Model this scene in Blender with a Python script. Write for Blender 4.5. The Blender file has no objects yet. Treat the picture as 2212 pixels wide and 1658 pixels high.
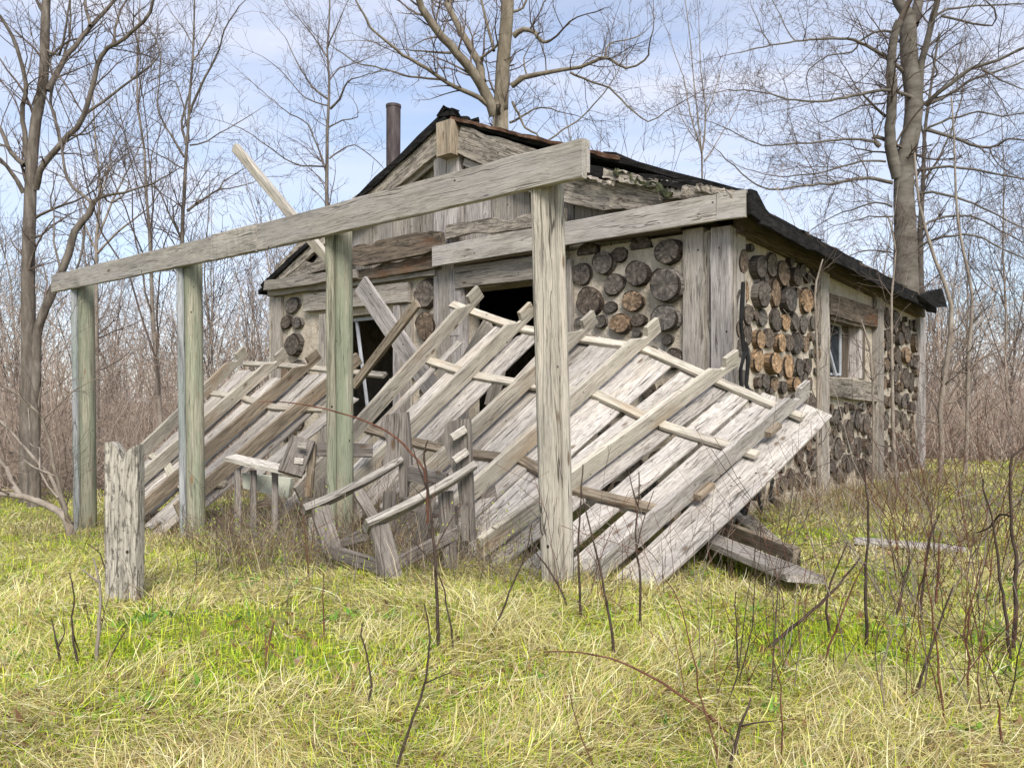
import bpy, math, random
import numpy as np
from mathutils import Vector as V
random.seed(7); RN = np.random.default_rng(11)
C = bpy.context.scene.collection
sc = bpy.context.scene
R = math.radians
# ---------------------------------------------------------------- camera model
F, CX, HY, H = 1736.0, 1106.0, 863.0, 1.1          # focal, principal x, horizon row, eye height
def P(px, py, Y): return V(((px-CX)/F*Y, Y, H-(py-HY)/F*Y))
D1 = V((0.654, 0.756, 0)).normalized(); D2 = V((-D1.y, D1.x, 0)); UP = V((0, 0, 1))
A = V((2.09, 7.70, 0)); POST4 = V((0.281, 4.93, 0))
def W(u, v, w): return A + D2*u + D1*v + UP*w
def uv_of(x, y): return (V((x, y, 0))-A).dot(D2), (V((x, y, 0))-A).dot(D1)
def gz(x, y):
    s = (x-POST4.x)*D2.x + (y-POST4.y)*D2.y
    s = np.minimum(s, 9.0)
    z = -0.07*np.log1p(np.exp(np.clip((s-0.8)*3, -40, 40)))/3
    return z + 0.025*np.sin(x*1.9+y*0.7) * np.cos(y*1.3-x*0.4) + 0.015*np.sin(x*4.1-1)*np.sin(y*3.7+2) - 0.01
def G(px, py):                                      # a pixel on the ground
    Y = 5.0
    for _ in range(40): Y = 0.5*Y + 0.5*F*(H-gz((px-CX)/F*Y, Y))/max(py-HY, 30)
    return V(((px-CX)/F*Y, Y, float(gz((px-CX)/F*Y, Y))))
def ray(px, py, p0, n):                             # a pixel on a plane
    d = V(((px-CX)/F, 1, -(py-HY)/F)); o = V((0, 0, H))
    return o + d*((p0-o).dot(n)/d.dot(n))
def on_front(px, py, v=0.0):
    p = ray(px, py, W(0, v, 0), D1); q = p-A; return q.dot(D2), p.z
def on_side(px, py, u=0.0):
    p = ray(px, py, W(u, 0, 0), D2); q = p-A; return q.dot(D1), p.z
# ---------------------------------------------------------------- materials
class NT:
    def __init__(s, name, rough=0.85, spec=0.25):
        s.m = bpy.data.materials.new(name); s.m.use_nodes = True; s.t = s.m.node_tree
        s.b = s.t.nodes['Principled BSDF']; s.b.inputs['Roughness'].default_value = rough
        s.b.inputs['Specular IOR Level'].default_value = spec
    def n(s, kind, ins=None, **kw):
        x = s.t.nodes.new('ShaderNode'+kind)
        for k, v in kw.items(): setattr(x, k, v)
        for k, v in (ins or {}).items():
            if hasattr(v, 'is_linked') or hasattr(v, 'links'): s.t.links.new(v, x.inputs[k])
            else: x.inputs[k].default_value = v
        return x
    def link(s, a, b): s.t.links.new(a, b)
    def math(s, op, a, b=0.0, c=0.0, clamp=False):
        return s.n('Math', {0: a, 1: b, 2: c}, operation=op, use_clamp=clamp).outputs[0]
    def vmul(s, vec, xyz): return s.n('VectorMath', {0: vec, 1: xyz}, operation='MULTIPLY').outputs[0]
    def vadd(s, vec, o): return s.n('VectorMath', {0: vec, 1: o}, operation='ADD').outputs[0]
    def noise(s, vec, scale, detail=4, rough=0.6, dist=0.0):
        return s.n('TexNoise', {'Vector': vec, 'Scale': scale, 'Detail': detail, 'Roughness': rough, 'Distortion': dist}).outputs['Fac']
    def ramp(s, fac, stops):
        r = s.n('ValToRGB', {'Fac': fac}); e = r.color_ramp.elements
        while len(e) < len(stops): e.new(0.5)
        for k, (p, c) in enumerate(stops):
            e[k].position = p; e[k].color = (c if len(c) == 4 else (*c, 1)) if isinstance(c, tuple) else (c, c, c, 1)
        return r.outputs['Color']
    def mix(s, fac, a, b, mode='MIX'):
        x = s.n('Mix', None, data_type='RGBA', blend_type=mode)
        for k, v in ((0, fac), (6, a), (7, b)):
            if hasattr(v, 'links'): s.link(v, x.inputs[k])
            else: x.inputs[k].default_value = v if not isinstance(v, tuple) or len(v) == 4 else (*v, 1)
        return x.outputs[2]
    def bump(s, h, strength=0.4, dist=0.01):
        b = s.n('Bump', {'Height': h, 'Strength': strength, 'Distance': dist})
        s.link(b.outputs[0], s.b.inputs['Normal'])
    def base(s, c): s.link(c, s.b.inputs['Base Color'])
    def attr(s, name, out='Vector'): return s.n('Attribute', None, attribute_name=name).outputs[out]

def wood(name, light, mid, dark, knot=(0.10, 0.06, 0.03), stain=None, cracks=0.55, tint=None, tamt=0.5, rot=0.0, speck=0.0, deep=0.6, stn=0.5):
    t = NT(name, 0.9, 0.15)
    g = t.attr('gco'); sd = t.attr('seed', 'Fac')
    off = t.n('CombineXYZ', {0: t.math('MULTIPLY', sd, 37.0), 1: t.math('MULTIPLY', sd, 91.0), 2: t.math('MULTIPLY', sd, 53.0)}).outputs[0]
    v = t.vadd(g, off)
    warp = t.noise(t.vmul(v, (2.0, 6.0, 6.0)), 1.0, 2)
    vw = t.vadd(v, t.n('CombineXYZ', {0: 0.0, 1: t.math('MULTIPLY', warp, 0.06), 2: t.math('MULTIPLY', warp, 0.06)}).outputs[0])
    grain = t.noise(t.vmul(vw, (2.5, 70.0, 70.0)), 1.0, 5, 0.7)
    broad = t.noise(t.vmul(v, (1.1, 7.0, 7.0)), 1.0, 4, 0.6, 0.4)
    col = t.ramp(grain, [(0.33, tuple(c*.8 for c in dark)), (0.46, mid), (0.64, light)])
    patch = t.ramp(broad, [(0.30, 0.62), (0.52, 1.0), (0.75, 1.22)])
    col = t.mix(1.0, col, patch, 'MULTIPLY')
    if tint is not None:
        tn = t.noise(t.vmul(v, (0.9, 4.0, 4.0)), 1.3, 3)
        col = t.mix(t.math('MULTIPLY', t.ramp(tn, [(0.42, 0.0), (0.62, 1.0)]), tamt), col, tint)
    # long dark weather checks
    ck = t.noise(t.vmul(vw, (1.6, 45.0, 45.0)), 1.0, 3, 0.55)
    ckm = t.ramp(ck, [(0.63, 0.0), (0.70, 1.0)])
    col = t.mix(t.math('MULTIPLY', ckm, cracks), col, (0.035, 0.03, 0.025))
    # black weather stains
    st = t.noise(t.vmul(v, (3.2, 14.0, 14.0)), 1.0, 6, 0.75, 0.3)
    stm = t.ramp(st, [(0.58-0.1*rot, 0.0), (0.72-0.1*rot, 1.0)])
    col = t.mix(t.math('MULTIPLY', stm, min(0.9, stn+0.3*rot)), col, (0.05, 0.042, 0.035))
    # deep checks along the grain, and lichen or mould mottling
    dc = t.noise(t.vmul(vw, (0.45, 13.0, 13.0)), 1.0, 2, 0.5)
    dcm = t.ramp(t.math('ABSOLUTE', t.math('SUBTRACT', dc, 0.5)), [(0.004, 1.0), (0.013, 0.0)])
    dcm = t.math('MULTIPLY', dcm, t.ramp(t.noise(t.vmul(v, (1.3, 3.0, 3.0)), 1.0, 2), [(0.45, 0.0), (0.55, 1.0)]))
    col = t.mix(t.math('MULTIPLY', dcm, deep), col, (0.02, 0.017, 0.014))
    if speck:
        sp = t.noise(t.vmul(v, (14.0, 34.0, 34.0)), 1.0, 5, 0.75)
        col = t.mix(t.math('MULTIPLY', t.ramp(sp, [(0.52, 0.0), (0.60, 1.0)]), speck), col, (0.045, 0.04, 0.035))
    # knots
    vo = t.n('TexVoronoi', {'Vector': t.vmul(v, (2.0, 5.0, 0.0)), 'Scale': 1.0, 'Randomness': 1.0})
    kd = t.math('ADD', vo.outputs['Distance'], t.math('MULTIPLY', t.noise(v, 60.0, 2), 0.03))
    col = t.mix(t.math('MULTIPLY', t.ramp(kd, [(0.07, 1.0), (0.13, 0.0)]), 0.8), col, knot)
    # nail heads with rust
    vn = t.n('TexVoronoi', {'Vector': t.vmul(v, (5.0, 7.0, 0.0)), 'Scale': 1.0})
    col = t.mix(t.ramp(vn.outputs['Distance'], [(0.045, 1.0), (0.075, 0.0)]), col, (0.03, 0.02, 0.015))
    if stain is not None:
        sn = t.noise(t.vmul(v, (1.2, 3.0, 3.0)), 1.0, 3)
        col = t.mix(t.math('MULTIPLY', t.ramp(sn, [(0.56, 0.0), (0.7, 1.0)]), 0.6), col, stain)
    br = t.math('ADD', t.math('MULTIPLY', t.math('FRACT', t.math('MULTIPLY', sd, 7.31)), 0.40), 0.84)
    fine = t.noise(t.vmul(vw, (5.0, 190.0, 190.0)), 1.0, 3, 0.7)
    col = t.mix(1.0, col, t.ramp(fine, [(0.32, 0.62), (0.5, 1.0), (0.7, 1.2)]), 'MULTIPLY')
    col = t.mix(1.0, col, t.n('CombineXYZ', {0: t.math('MULTIPLY', br, 0.90), 1: t.math('MULTIPLY', br, 0.875), 2: t.math('MULTIPLY', br, 0.83)}).outputs[0], 'MULTIPLY')
    t.base(col)
    hh = t.math('SUBTRACT', t.math('MULTIPLY', grain, 0.6), t.math('ADD', t.math('MULTIPLY', ckm, 0.8), t.math('ADD', t.math('MULTIPLY', stm, 0.3), dcm)))
    t.bump(hh, 0.6, 0.006+0.01*rot)
    return t.m

M = {}
M['deck'] = wood('deck_wood', (0.57, 0.54, 0.50), (0.43, 0.40, 0.365), (0.15, 0.13, 0.115), stain=(0.36, 0.32, 0.27), cracks=0.75, tint=(0.47, 0.45, 0.44), rot=0.3, speck=0.25)
M['rafter'] = wood('rafter_wood', (0.53, 0.49, 0.43), (0.42, 0.385, 0.33), (0.22, 0.195, 0.16), stain=(0.33, 0.24, 0.15), cracks=0.3, tint=(0.42, 0.405, 0.33))
M['rafter_brown'] = wood('rafter_brown_wood', (0.38, 0.32, 0.25), (0.27, 0.225, 0.17), (0.13, 0.105, 0.08), stain=(0.24, 0.15, 0.08), cracks=0.5)
M['beam'] = wood('beam_wood', (0.455, 0.43, 0.395), (0.36, 0.335, 0.30), (0.22, 0.20, 0.175), cracks=0.3, tint=(0.385, 0.365, 0.36), tamt=0.6, stn=0.2)
M['post'] = wood('post_wood', (0.45, 0.415, 0.36), (0.35, 0.32, 0.275), (0.20, 0.18, 0.15), cracks=0.35, tint=(0.36, 0.35, 0.32), stn=0.2, deep=0.85)
M['green_post'] = wood('green_post_wood', (0.40, 0.39, 0.31), (0.29, 0.28, 0.215), (0.14, 0.14, 0.105), knot=(0.22, 0.12, 0.05), cracks=0.5, tint=(0.24, 0.28, 0.20), tamt=0.75)
M['blue_board'] = wood('blue_grey_board_wood', (0.40, 0.41, 0.43), (0.32, 0.335, 0.35), (0.18, 0.19, 0.2), cracks=0.4, tint=(0.26, 0.32, 0.28))
M['old'] = wood('old_grey_wood', (0.42, 0.385, 0.34), (0.30, 0.27, 0.235), (0.12, 0.105, 0.09), cracks=0.8, tint=(0.36, 0.335, 0.32), rot=0.2)
M['gable'] = wood('gable_plank_wood', (0.40, 0.37, 0.33), (0.31, 0.28, 0.245), (0.16, 0.14, 0.12), cracks=0.5, tint=(0.36, 0.335, 0.33))
M['lav'] = wood('pale_lavender_wood', (0.48, 0.45, 0.44), (0.39, 0.362, 0.352), (0.19, 0.17, 0.165), cracks=0.5)
M['rotten'] = wood('rotten_wood', (0.24, 0.195, 0.15), (0.135, 0.108, 0.085), (0.045, 0.036, 0.03), stain=(0.21, 0.085, 0.03), cracks=0.9, rot=0.7)
M['rotgrey'] = wood('rotten_grey_wood', (0.44, 0.40, 0.35), (0.31, 0.275, 0.235), (0.10, 0.085, 0.07), cracks=0.9, rot=0.8, speck=0.5)
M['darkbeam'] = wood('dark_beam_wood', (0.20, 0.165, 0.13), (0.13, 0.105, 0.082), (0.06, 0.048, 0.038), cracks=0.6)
M['chair'] = wood('chair_wood', (0.27, 0.245, 0.225), (0.19, 0.17, 0.155), (0.085, 0.075, 0.066), cracks=0.7)
M['arm'] = wood('chair_arm_wood', (0.60, 0.57, 0.53), (0.47, 0.44, 0.40), (0.25, 0.22, 0.20), cracks=0.5)
M['slab'] = wood('lichen_slab_wood', (0.56, 0.53, 0.47), (0.43, 0.40, 0.35), (0.16, 0.145, 0.125), cracks=0.7, rot=0.3, speck=0.7)
M['white'] = wood('peeling_white_wood', (0.75, 0.74, 0.72), (0.62, 0.60, 0.58), (0.3, 0.28, 0.26), cracks=0.5)

def mortar():
    t = NT('mortar', 0.95, 0.1); o = t.n('TexCoord').outputs['Object']
    a = t.noise(o, 5.0, 6, 0.65); b = t.noise(o, 60.0, 3, 0.7)
    c = t.ramp(a, [(0.28, (0.36, 0.30, 0.22)), (0.5, (0.55, 0.475, 0.37)), (0.72, (0.66, 0.59, 0.48))])
    c = t.mix(t.math('MULTIPLY', t.ramp(b, [(0.35, 1.0), (0.5, 0.0)]), 0.35), c, (0.2, 0.17, 0.14))
    s = t.noise(t.vmul(o, (4.0, 4.0, 0.9)), 1.0, 4, 0.7)
    c = t.mix(t.math('MULTIPLY', t.ramp(s, [(0.52, 0.0), (0.7, 1.0)]), 0.5), c, (0.17, 0.15, 0.125))
    t.base(c); t.bump(t.math('ADD', a, t.math('MULTIPLY', b, 0.35)), 0.9, 0.06); return t.m
M['mortar'] = mortar()

def log_end():
    t = NT('log_end_grain', 0.85, 0.2); g = t.attr('gco'); sd = t.attr('seed', 'Fac'); tone = t.attr('tone', 'Fac')
    sx = t.n('SeparateXYZ', {0: g}); x, y = sx.outputs[0], sx.outputs[1]
    gxy = t.n('CombineXYZ', {0: x, 1: y, 2: t.math('MULTIPLY', sd, 40.0)}).outputs[0]
    r = t.math('SQRT', t.math('ADD', t.math('MULTIPLY', x, x), t.math('MULTIPLY', y, y)))
    wob = t.noise(gxy, 2.5, 3)
    rr = t.math('ADD', r, t.math('MULTIPLY', wob, 0.25))
    rings = t.math('SINE', t.math('MULTIPLY', rr, 75.0))
    rl = t.math('MAXIMUM', r, 0.05)
    dirv = t.n('CombineXYZ', {0: t.math('DIVIDE', x, rl), 1: t.math('DIVIDE', y, rl), 2: t.math('MULTIPLY', sd, 77.0)}).outputs[0]
    rad = t.noise(dirv, 5.5, 3, 0.7)
    crack = t.math('MULTIPLY', t.ramp(rad, [(0.56, 0.0), (0.63, 1.0)]), t.ramp(r, [(0.1, 0.0), (0.5, 1.0)]))
    c0 = t.mix(t.ramp(tone, [(0.0, 0.0), (0.5, 1.0)]), (0.085, 0.075, 0.066), (0.19, 0.135, 0.09))
    c0 = t.mix(t.ramp(tone, [(0.5, 0.0), (1.0, 1.0)]), c0, (0.42, 0.27, 0.15))
    gm = t.math('MULTIPLY', t.ramp(t.math('FRACT', t.math('MULTIPLY', sd, 13.7)), [(0.45, 0.0), (0.9, 0.9)]), t.ramp(tone, [(0.35, 1.0), (0.5, 0.0)]))
    c0 = t.mix(gm, c0, (0.135, 0.12, 0.104))
    blot = t.noise(gxy, 3.2, 5, 0.65)
    c = t.mix(1.0, c0, t.ramp(blot, [(0.3, 0.35), (0.5, 1.0), (0.7, 2.2)]), 'MULTIPLY')
    c = t.mix(t.math('MULTIPLY', t.math('ADD', rings, 1.0), 0.16), c, (0.03, 0.022, 0.016))
    c = t.mix(t.math('MULTIPLY', crack, 0.85), c, (0.012, 0.01, 0.008))
    c = t.mix(t.ramp(t.math('ADD', r, t.math('MULTIPLY', wob, 0.12)), [(0.93, 0.0), (1.0, 1.0)]), c, (0.025, 0.018, 0.013))
    t.base(c); t.bump(t.math('SUBTRACT', t.math('MULTIPLY', rings, 0.15), crack), 0.5, 0.01); return t.m
def log_side():
    t = NT('log_bark_side', 0.9, 0.15); g = t.attr('gco'); sd = t.attr('seed', 'Fac'); tone = t.attr('tone', 'Fac')
    v = t.vadd(t.vmul(g, (9.0, 9.0, 1.2)), t.n('CombineXYZ', {0: t.math('MULTIPLY', sd, 60.0), 1: 0.0, 2: 0.0}).outputs[0])
    a = t.noise(v, 1.0, 4, 0.7)
    c = t.mix(tone, (0.05, 0.042, 0.036), (0.25, 0.165, 0.095))
    c = t.mix(1.0, c, t.ramp(a, [(0.35, 0.25), (0.5, 0.9), (0.7, 1.7)]), 'MULTIPLY')
    gm = t.math('MULTIPLY', t.ramp(t.math('FRACT', t.math('MULTIPLY', sd, 13.7)), [(0.3, 0.0), (0.8, 0.7)]), t.ramp(tone, [(0.35, 1.0), (0.5, 0.0)]))
    c = t.mix(gm, c, t.mix(1.0, (0.24, 0.22, 0.195), t.ramp(a, [(0.35, 0.25), (0.5, 0.9), (0.7, 1.5)]), 'MULTIPLY'))
    t.base(c); t.bump(a, 0.9, 0.02); return t.m
M['log_end'] = log_end(); M['log_side'] = log_side()

def simple(name, stops, scale=(1, 1, 1), sc_=8.0, rough=0.9, spec=0.2, bump=0.4, bd=0.01, detail=5, metal=0.0):
    t = NT(name, rough, spec); o = t.n('TexCoord').outputs['Object']
    a = t.noise(t.vmul(o, scale), sc_, detail, 0.65, 0.3)
    t.base(t.ramp(a, stops)); t.b.inputs['Metallic'].default_value = metal
    if bump: t.bump(a, bump, bd)
    return t.m
M['tar'] = simple('tar_paper', [(0.3, (0.006, 0.006, 0.006)), (0.52, (0.017, 0.016, 0.015)), (0.68, (0.03, 0.028, 0.026)), (0.82, (0.07, 0.065, 0.058))], (1, 1, 3), 7, rough=0.95, spec=0.08, bump=0.8, bd=0.03)
M['rustroof'] = simple('rusty_roof_edge', [(0.3, (0.03, 0.022, 0.018)), (0.5, (0.11, 0.055, 0.032)), (0.75, (0.2, 0.15, 0.11))], (1, 1, 1), 9.0)
M['pipe'] = simple('rusted_stovepipe', [(0.3, (0.025, 0.018, 0.017)), (0.5, (0.062, 0.045, 0.042)), (0.75, (0.11, 0.09, 0.088))], (3, 3, 0.7), 5.0, 0.7, 0.4, 0.25)
M['moss'] = simple('mossy_tar', [(0.35, (0.015, 0.015, 0.012)), (0.55, (0.06, 0.065, 0.03)), (0.75, (0.13, 0.13, 0.06))], sc_=14)
M['alu'] = simple('aluminium_frame', [(0.3, (0.30, 0.31, 0.32)), (0.7, (0.45, 0.46, 0.48))], sc_=4, rough=0.5, bump=0)
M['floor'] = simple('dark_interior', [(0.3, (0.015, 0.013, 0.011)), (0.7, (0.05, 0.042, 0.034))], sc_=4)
M['strip'] = simple('black_rubber_strip', [(0.3, (0.006, 0.006, 0.006)), (0.7, (0.022, 0.02, 0.019))], sc_=9, rough=0.7)
M['foam'] = simple('old_insulation', [(0.3, (0.38, 0.34, 0.24)), (0.7, (0.55, 0.50, 0.38))], sc_=20, bump=0.8, bd=0.03)
M['pad'] = simple('pale_cushion', [(0.3, (0.33, 0.34, 0.27)), (0.7, (0.50, 0.50, 0.42))], sc_=12, bump=0.3)
M['mound'] = simple('dry_moss_mound', [(0.3, (0.26, 0.23, 0.12)), (0.7, (0.46, 0.42, 0.26))], sc_=25, bump=1.0, bd=0.03)
def glass():
    t = NT('dirty_window_glass', 0.5, 0.02); o = t.n('TexCoord').outputs['Object']
    a = t.noise(o, 7.0, 4, 0.6)
    t.base(t.ramp(a, [(0.35, (0.012, 0.014, 0.017)), (0.7, (0.05, 0.055, 0.06))])); t.b.inputs['Alpha'].default_value = 1.0
    return t.m
M['glass'] = glass()
def bark(name, dk, md, lt, zs=0.25, s=10.0, b=0.7):
    return simple(name, [(0.28, dk), (0.5, md), (0.75, lt)], (1, 1, zs), s, 0.95, 0.1, b, 0.03, 6)
M['bark_brown'] = bark('furrowed_bark', (0.05, 0.041, 0.033), (0.135, 0.113, 0.092), (0.25, 0.217, 0.18))
M['bark_tan'] = bark('tan_bark', (0.09, 0.073, 0.05), (0.18, 0.15, 0.107), (0.28, 0.245, 0.185), 0.35, 7.0)
M['bark_beech'] = bark('smooth_grey_bark', (0.075, 0.064, 0.05), (0.145, 0.127, 0.103), (0.215, 0.195, 0.163), 2.2, 3.0, 0.4)
M['bark_sap'] = bark('sapling_bark', (0.13, 0.105, 0.083), (0.25, 0.21, 0.17), (0.38, 0.33, 0.27), 0.5, 9.0, 0.4)
M['twig'] = bark('twig_bark', (0.085, 0.063, 0.05), (0.145, 0.113, 0.093), (0.215, 0.177, 0.15), 0.6, 5.0, 0.2)
M['twig_red'] = bark('reddish_stem_bark', (0.06, 0.025, 0.017), (0.13, 0.058, 0.038), (0.22, 0.12, 0.08), 0.6, 16.0, 0.3)
M['twig_dark'] = bark('dark_stem_bark', (0.03, 0.021, 0.016), (0.065, 0.046, 0.036), (0.125, 0.092, 0.07), 0.6, 20.0, 0.4)
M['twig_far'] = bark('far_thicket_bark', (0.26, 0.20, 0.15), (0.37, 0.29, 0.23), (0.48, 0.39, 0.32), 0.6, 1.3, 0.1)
def blade(name):
    t = NT(name, 0.75, 0.2); c = t.attr('col', 'Color'); t.base(c)
    tr = t.n('BsdfTranslucent', {'Color': c}); mx = t.n('MixShader', {0: 0.38, 1: t.b.outputs[0], 2: tr.outputs[0]})
    t.link(mx.outputs[0], t.t.nodes['Material Output'].inputs['Surface']); return t.m
M['blade'] = blade('grass_blade')
def ground_mat():
    t = NT('ground_thatch', 0.95, 0.1); o = t.n('TexCoord').outputs['Object']
    a = t.noise(o, 1.2, 5, 0.6); b = t.noise(o, 38.0, 4, 0.75)
    c = t.ramp(b, [(0.3, (0.09, 0.09, 0.03)), (0.5, (0.24, 0.235, 0.075)), (0.7, (0.42, 0.38, 0.17))])
    c = t.mix(t.math('MULTIPLY', t.ramp(a, [(0.45, 0.0), (0.65, 1.0)]), 0.5), c, (0.10, 0.135, 0.03))
    wood_floor = t.ramp(b, [(0.3, (0.06, 0.045, 0.03)), (0.55, (0.15, 0.11, 0.075)), (0.75, (0.26, 0.20, 0.14))])
    yy = t.math('ADD', t.n('SeparateXYZ', {0: o}).outputs[1], t.math('MULTIPLY', a, 3.0))
    c = t.mix(t.math('MULTIPLY', t.math('SUBTRACT', yy, 13.5), 0.5, clamp=True), c, wood_floor)
    t.base(c); t.bump(b, 0.8, 0.04); return t.m
M['ground'] = ground_mat()
# ---------------------------------------------------------------- mesh builder
class MB:
    def __init__(s): s.v, s.f, s.g, s.sd, s.tn, s.mi = [], [], [], [], [], []
    def add(s, vs, fs, gs, seed=None, tone=0.5, mi=0):
        b = len(s.v); seed = random.random() if seed is None else seed
        s.v += [V(p) for p in vs]; s.g += gs; s.sd += [seed]*len(vs); s.tn += [tone]*len(vs)
        s.f += [[b+i for i in f] for f in fs]; s.mi += (mi if isinstance(mi, list) else [mi]*len(fs)); return s
    def sweep(s, pts, ups, w, t, ch=0.005, rough=0.0015, jag=(0, 0), seed=None, wob=0.0, edge=0.0):
        """a board swept along pts: w along ups, t across"""
        n = len(pts); vs, gs, fs = [], [], []; L = 0.0; k = 8
        ws = w if isinstance(w, (list, tuple)) else [w]*n; ph = random.random()*50
        X = [i*(pts[-1]-pts[0]).length/max(1, n-1) for i in range(n)]
        eu = [max(0, math.sin(x*2.1+ph)+.6*math.sin(x*5.3+ph*2)+.35*math.sin(x*13+ph*3)+random.uniform(-.12, .12)) for x in X]
        el = [max(0, math.sin(x*2.7+ph*3)+.5*math.sin(x*7.1+ph)+random.uniform(-.1, .1)) for x in X]
        for i in range(n):
            a = (pts[min(i+1, n-1)]-pts[max(i-1, 0)]).normalized()
            if i: L += (pts[i]-pts[i-1]).length
            up = ups[i] if isinstance(ups, list) else ups
            up = (up-a*up.dot(a)).normalized(); th = a.cross(up)
            x, y = ws[i]/2, t/2; c = min(ch, x*0.5, y*0.5)
            sec = [(x, -y+c), (x, y-c), (x-c, y), (-x+c, y), (-x, y-c), (-x, -y+c), (-x+c, -y), (x-c, -y)]
            for q, (p_, r_) in enumerate(sec):
                e = 1.0
                if edge and q in (0, 1, 2, 7): p_ -= edge*eu[i]
                if edge and q in (3, 4, 5, 6): p_ += 0.5*edge*el[i]
                dx = random.uniform(-rough, rough); dy = random.uniform(-rough, rough); dl = 0
                if i == 0: dl = random.random()*jag[0]
                if i == n-1: dl = -random.random()*jag[1]
                ww = wob*math.sin(i*0.9+ph)
                vs.append(pts[i]+up*(p_+dx+ww)+th*(r_+dy+ww*0.5)+a*dl); gs.append((L+dl, p_, r_))
        for i in range(n-1):
            for q in range(k):
                r_ = (q+1) % k; fs.append([i*k+q, i*k+r_, (i+1)*k+r_, (i+1)*k+q])
        fs.append(list(range(k))[::-1]); fs.append([(n-1)*k+q for q in range(k)])
        return s.add(vs, fs, gs, seed)
    def board(s, p0, p1, up, w, t, n=None, **kw):
        n = n or max(3, int((p1-p0).length/0.25)+1)
        return s.sweep([p0.lerp(p1, i/(n-1)) for i in range(n)], up, w, t, **kw)
    def prism(s, poly, nrm, t, gdir=None, seed=None):
        """a flat outline with thickness t along nrm (centred)"""
        m = len(poly); nrm = nrm.normalized(); o = poly[0]; gd = (gdir or (poly[1]-poly[0])).normalized(); ac = nrm.cross(gd)
        vs = [p+nrm*t/2 for p in poly]+[p-nrm*t/2 for p in poly]
        gs = [((p-o).dot(gd), (p-o).dot(ac), (p-o).dot(nrm)) for p in vs]
        fs = [list(range(m)), list(range(m, 2*m))[::-1]]+[[i, i+m, (i+1) % m+m, (i+1) % m] for i in range(m)]
        return s.add(vs, fs, gs, seed)
    def log(s, c, axis, ax, ay, rx, ry, depth, tone, cut=None, seed=None):
        """cut log: face centre c, axis outward, goes back by depth"""
        n = 22; vs, gs = [], []; seed = random.random() if seed is None else seed; ph = [random.random()*6.28 for _ in range(4)]
        tilt = V((random.uniform(-.07, .07), random.uniform(-.07, .07), random.uniform(-.07, .07)))
        prof = []
        for i in range(n):
            a = 6.2832*i/n
            k = 1+0.07*math.sin(2*a+ph[0])+0.05*math.sin(3*a+ph[1])+0.025*math.sin(7*a+ph[2])+random.uniform(-.03, .03)
            x, y = math.cos(a)*k, math.sin(a)*k
            if cut is not None:
                y = min(y, cut+0.06*math.sin(5*x+ph[3])) if cut > 0 else max(y, cut)
            prof.append((x, y))
        rings = [(0.0, 0.0, 0.012), (0.93, 0.0, 0.0), (1.0, 0.0, -0.014), (1.02, 0.5, -depth*0.5), (0.99, 1.0, -depth)]
        vs.append(c+axis*random.uniform(-.004, .004)); gs.append((0, 0, 0))
        for (q, _, dz) in rings[1:]:
            for (x, y) in prof:
                vs.append(c+(axis+tilt*0.4).normalized()*dz+ax*(x*q*rx)+ay*(y*q*ry)+axis*((x*tilt.x+y*tilt.y)*rx)); gs.append((x*q, y*q, dz*8))
        fs, mi = [], []
        for i in range(n): fs.append([0, 1+i, 1+(i+1) % n]); mi.append(0)
        for r_ in range(3):
            for i in range(n):
                b0 = 1+r_*n; b1 = b0+n; fs.append([b0+i, b1+i, b1+(i+1) % n, b0+(i+1) % n]); mi.append(0 if r_ == 0 else 1)
        return s.add(vs, fs, gs, seed, tone, mi)
    def cyl(s, p0, p1, r0, r1=None, n=14, seed=None, segs=2, rough=0.0, flat=None, cap=True):
        a = (p1-p0).normalized(); x = a.orthogonal().normalized(); y = a.cross(x); r1 = r1 or r0; vs, gs, fs = [], [], []
        ph = random.random()*6; L = (p1-p0).length
        for k in range(segs+1):
            q = k/segs; r_ = r0+(r1-r0)*q
            for i in range(n):
                an = 6.2832*i/n; rr = r_*(1+rough*(math.sin(3*an+ph)+0.6*math.sin(5*an+2*ph+k*0.7)))
                vs.append(p0.lerp(p1, q)+x*math.cos(an)*rr+y*math.sin(an)*rr); gs.append((q*L, math.cos(an)*r_*2, math.sin(an)*r_*2))
        for k in range(segs):
            for i in range(n): fs.append([k*n+i, k*n+(i+1) % n, (k+1)*n+(i+1) % n, (k+1)*n+i])
        if cap: fs.append(list(range(n))[::-1]); fs.append([segs*n+i for i in range(n)])
        return s.add(vs, fs, gs, seed)
    def build(s, name, mats, parent=None, origin=None, smooth=False, **props):
        c = V(origin) if origin is not None else sum(s.v, V((0, 0, 0)))/len(s.v)
        me = bpy.data.meshes.new(name); me.from_pydata([p-c for p in s.v], [], s.f)
        for m in (mats if isinstance(mats, (list, tuple)) else [mats]): me.materials.append(M[m])
        a = me.attributes.new('gco', 'FLOAT_VECTOR', 'POINT'); a.data.foreach_set('vector', [q for g in s.g for q in g])
        a = me.attributes.new('seed', 'FLOAT', 'POINT'); a.data.foreach_set('value', s.sd)
        a = me.attributes.new('tone', 'FLOAT', 'POINT'); a.data.foreach_set('value', s.tn)
        me.polygons.foreach_set('material_index', s.mi)
        if smooth: me.polygons.foreach_set('use_smooth', [True]*len(s.f))
        return link(name, me, c, parent, props)
def world_loc(o):
    p = V(o.location)
    while o.parent: o = o.parent; p += o.location
    return p
def link(name, me, c, parent, props):
    o = bpy.data.objects.new(name, me); C.objects.link(o)
    if parent: o.parent = parent; o.location = c-world_loc(parent)
    else: o.location = c
    for k, v in props.items(): o[k] = v
    return o
def thing(name, label, cat, loc, group=None):
    o = bpy.data.objects.new(name, None); C.objects.link(o); o.location = loc; o.empty_display_size = 0.2
    o['label'] = label; o['category'] = cat
    if group: o['group'] = group
    return o
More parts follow.
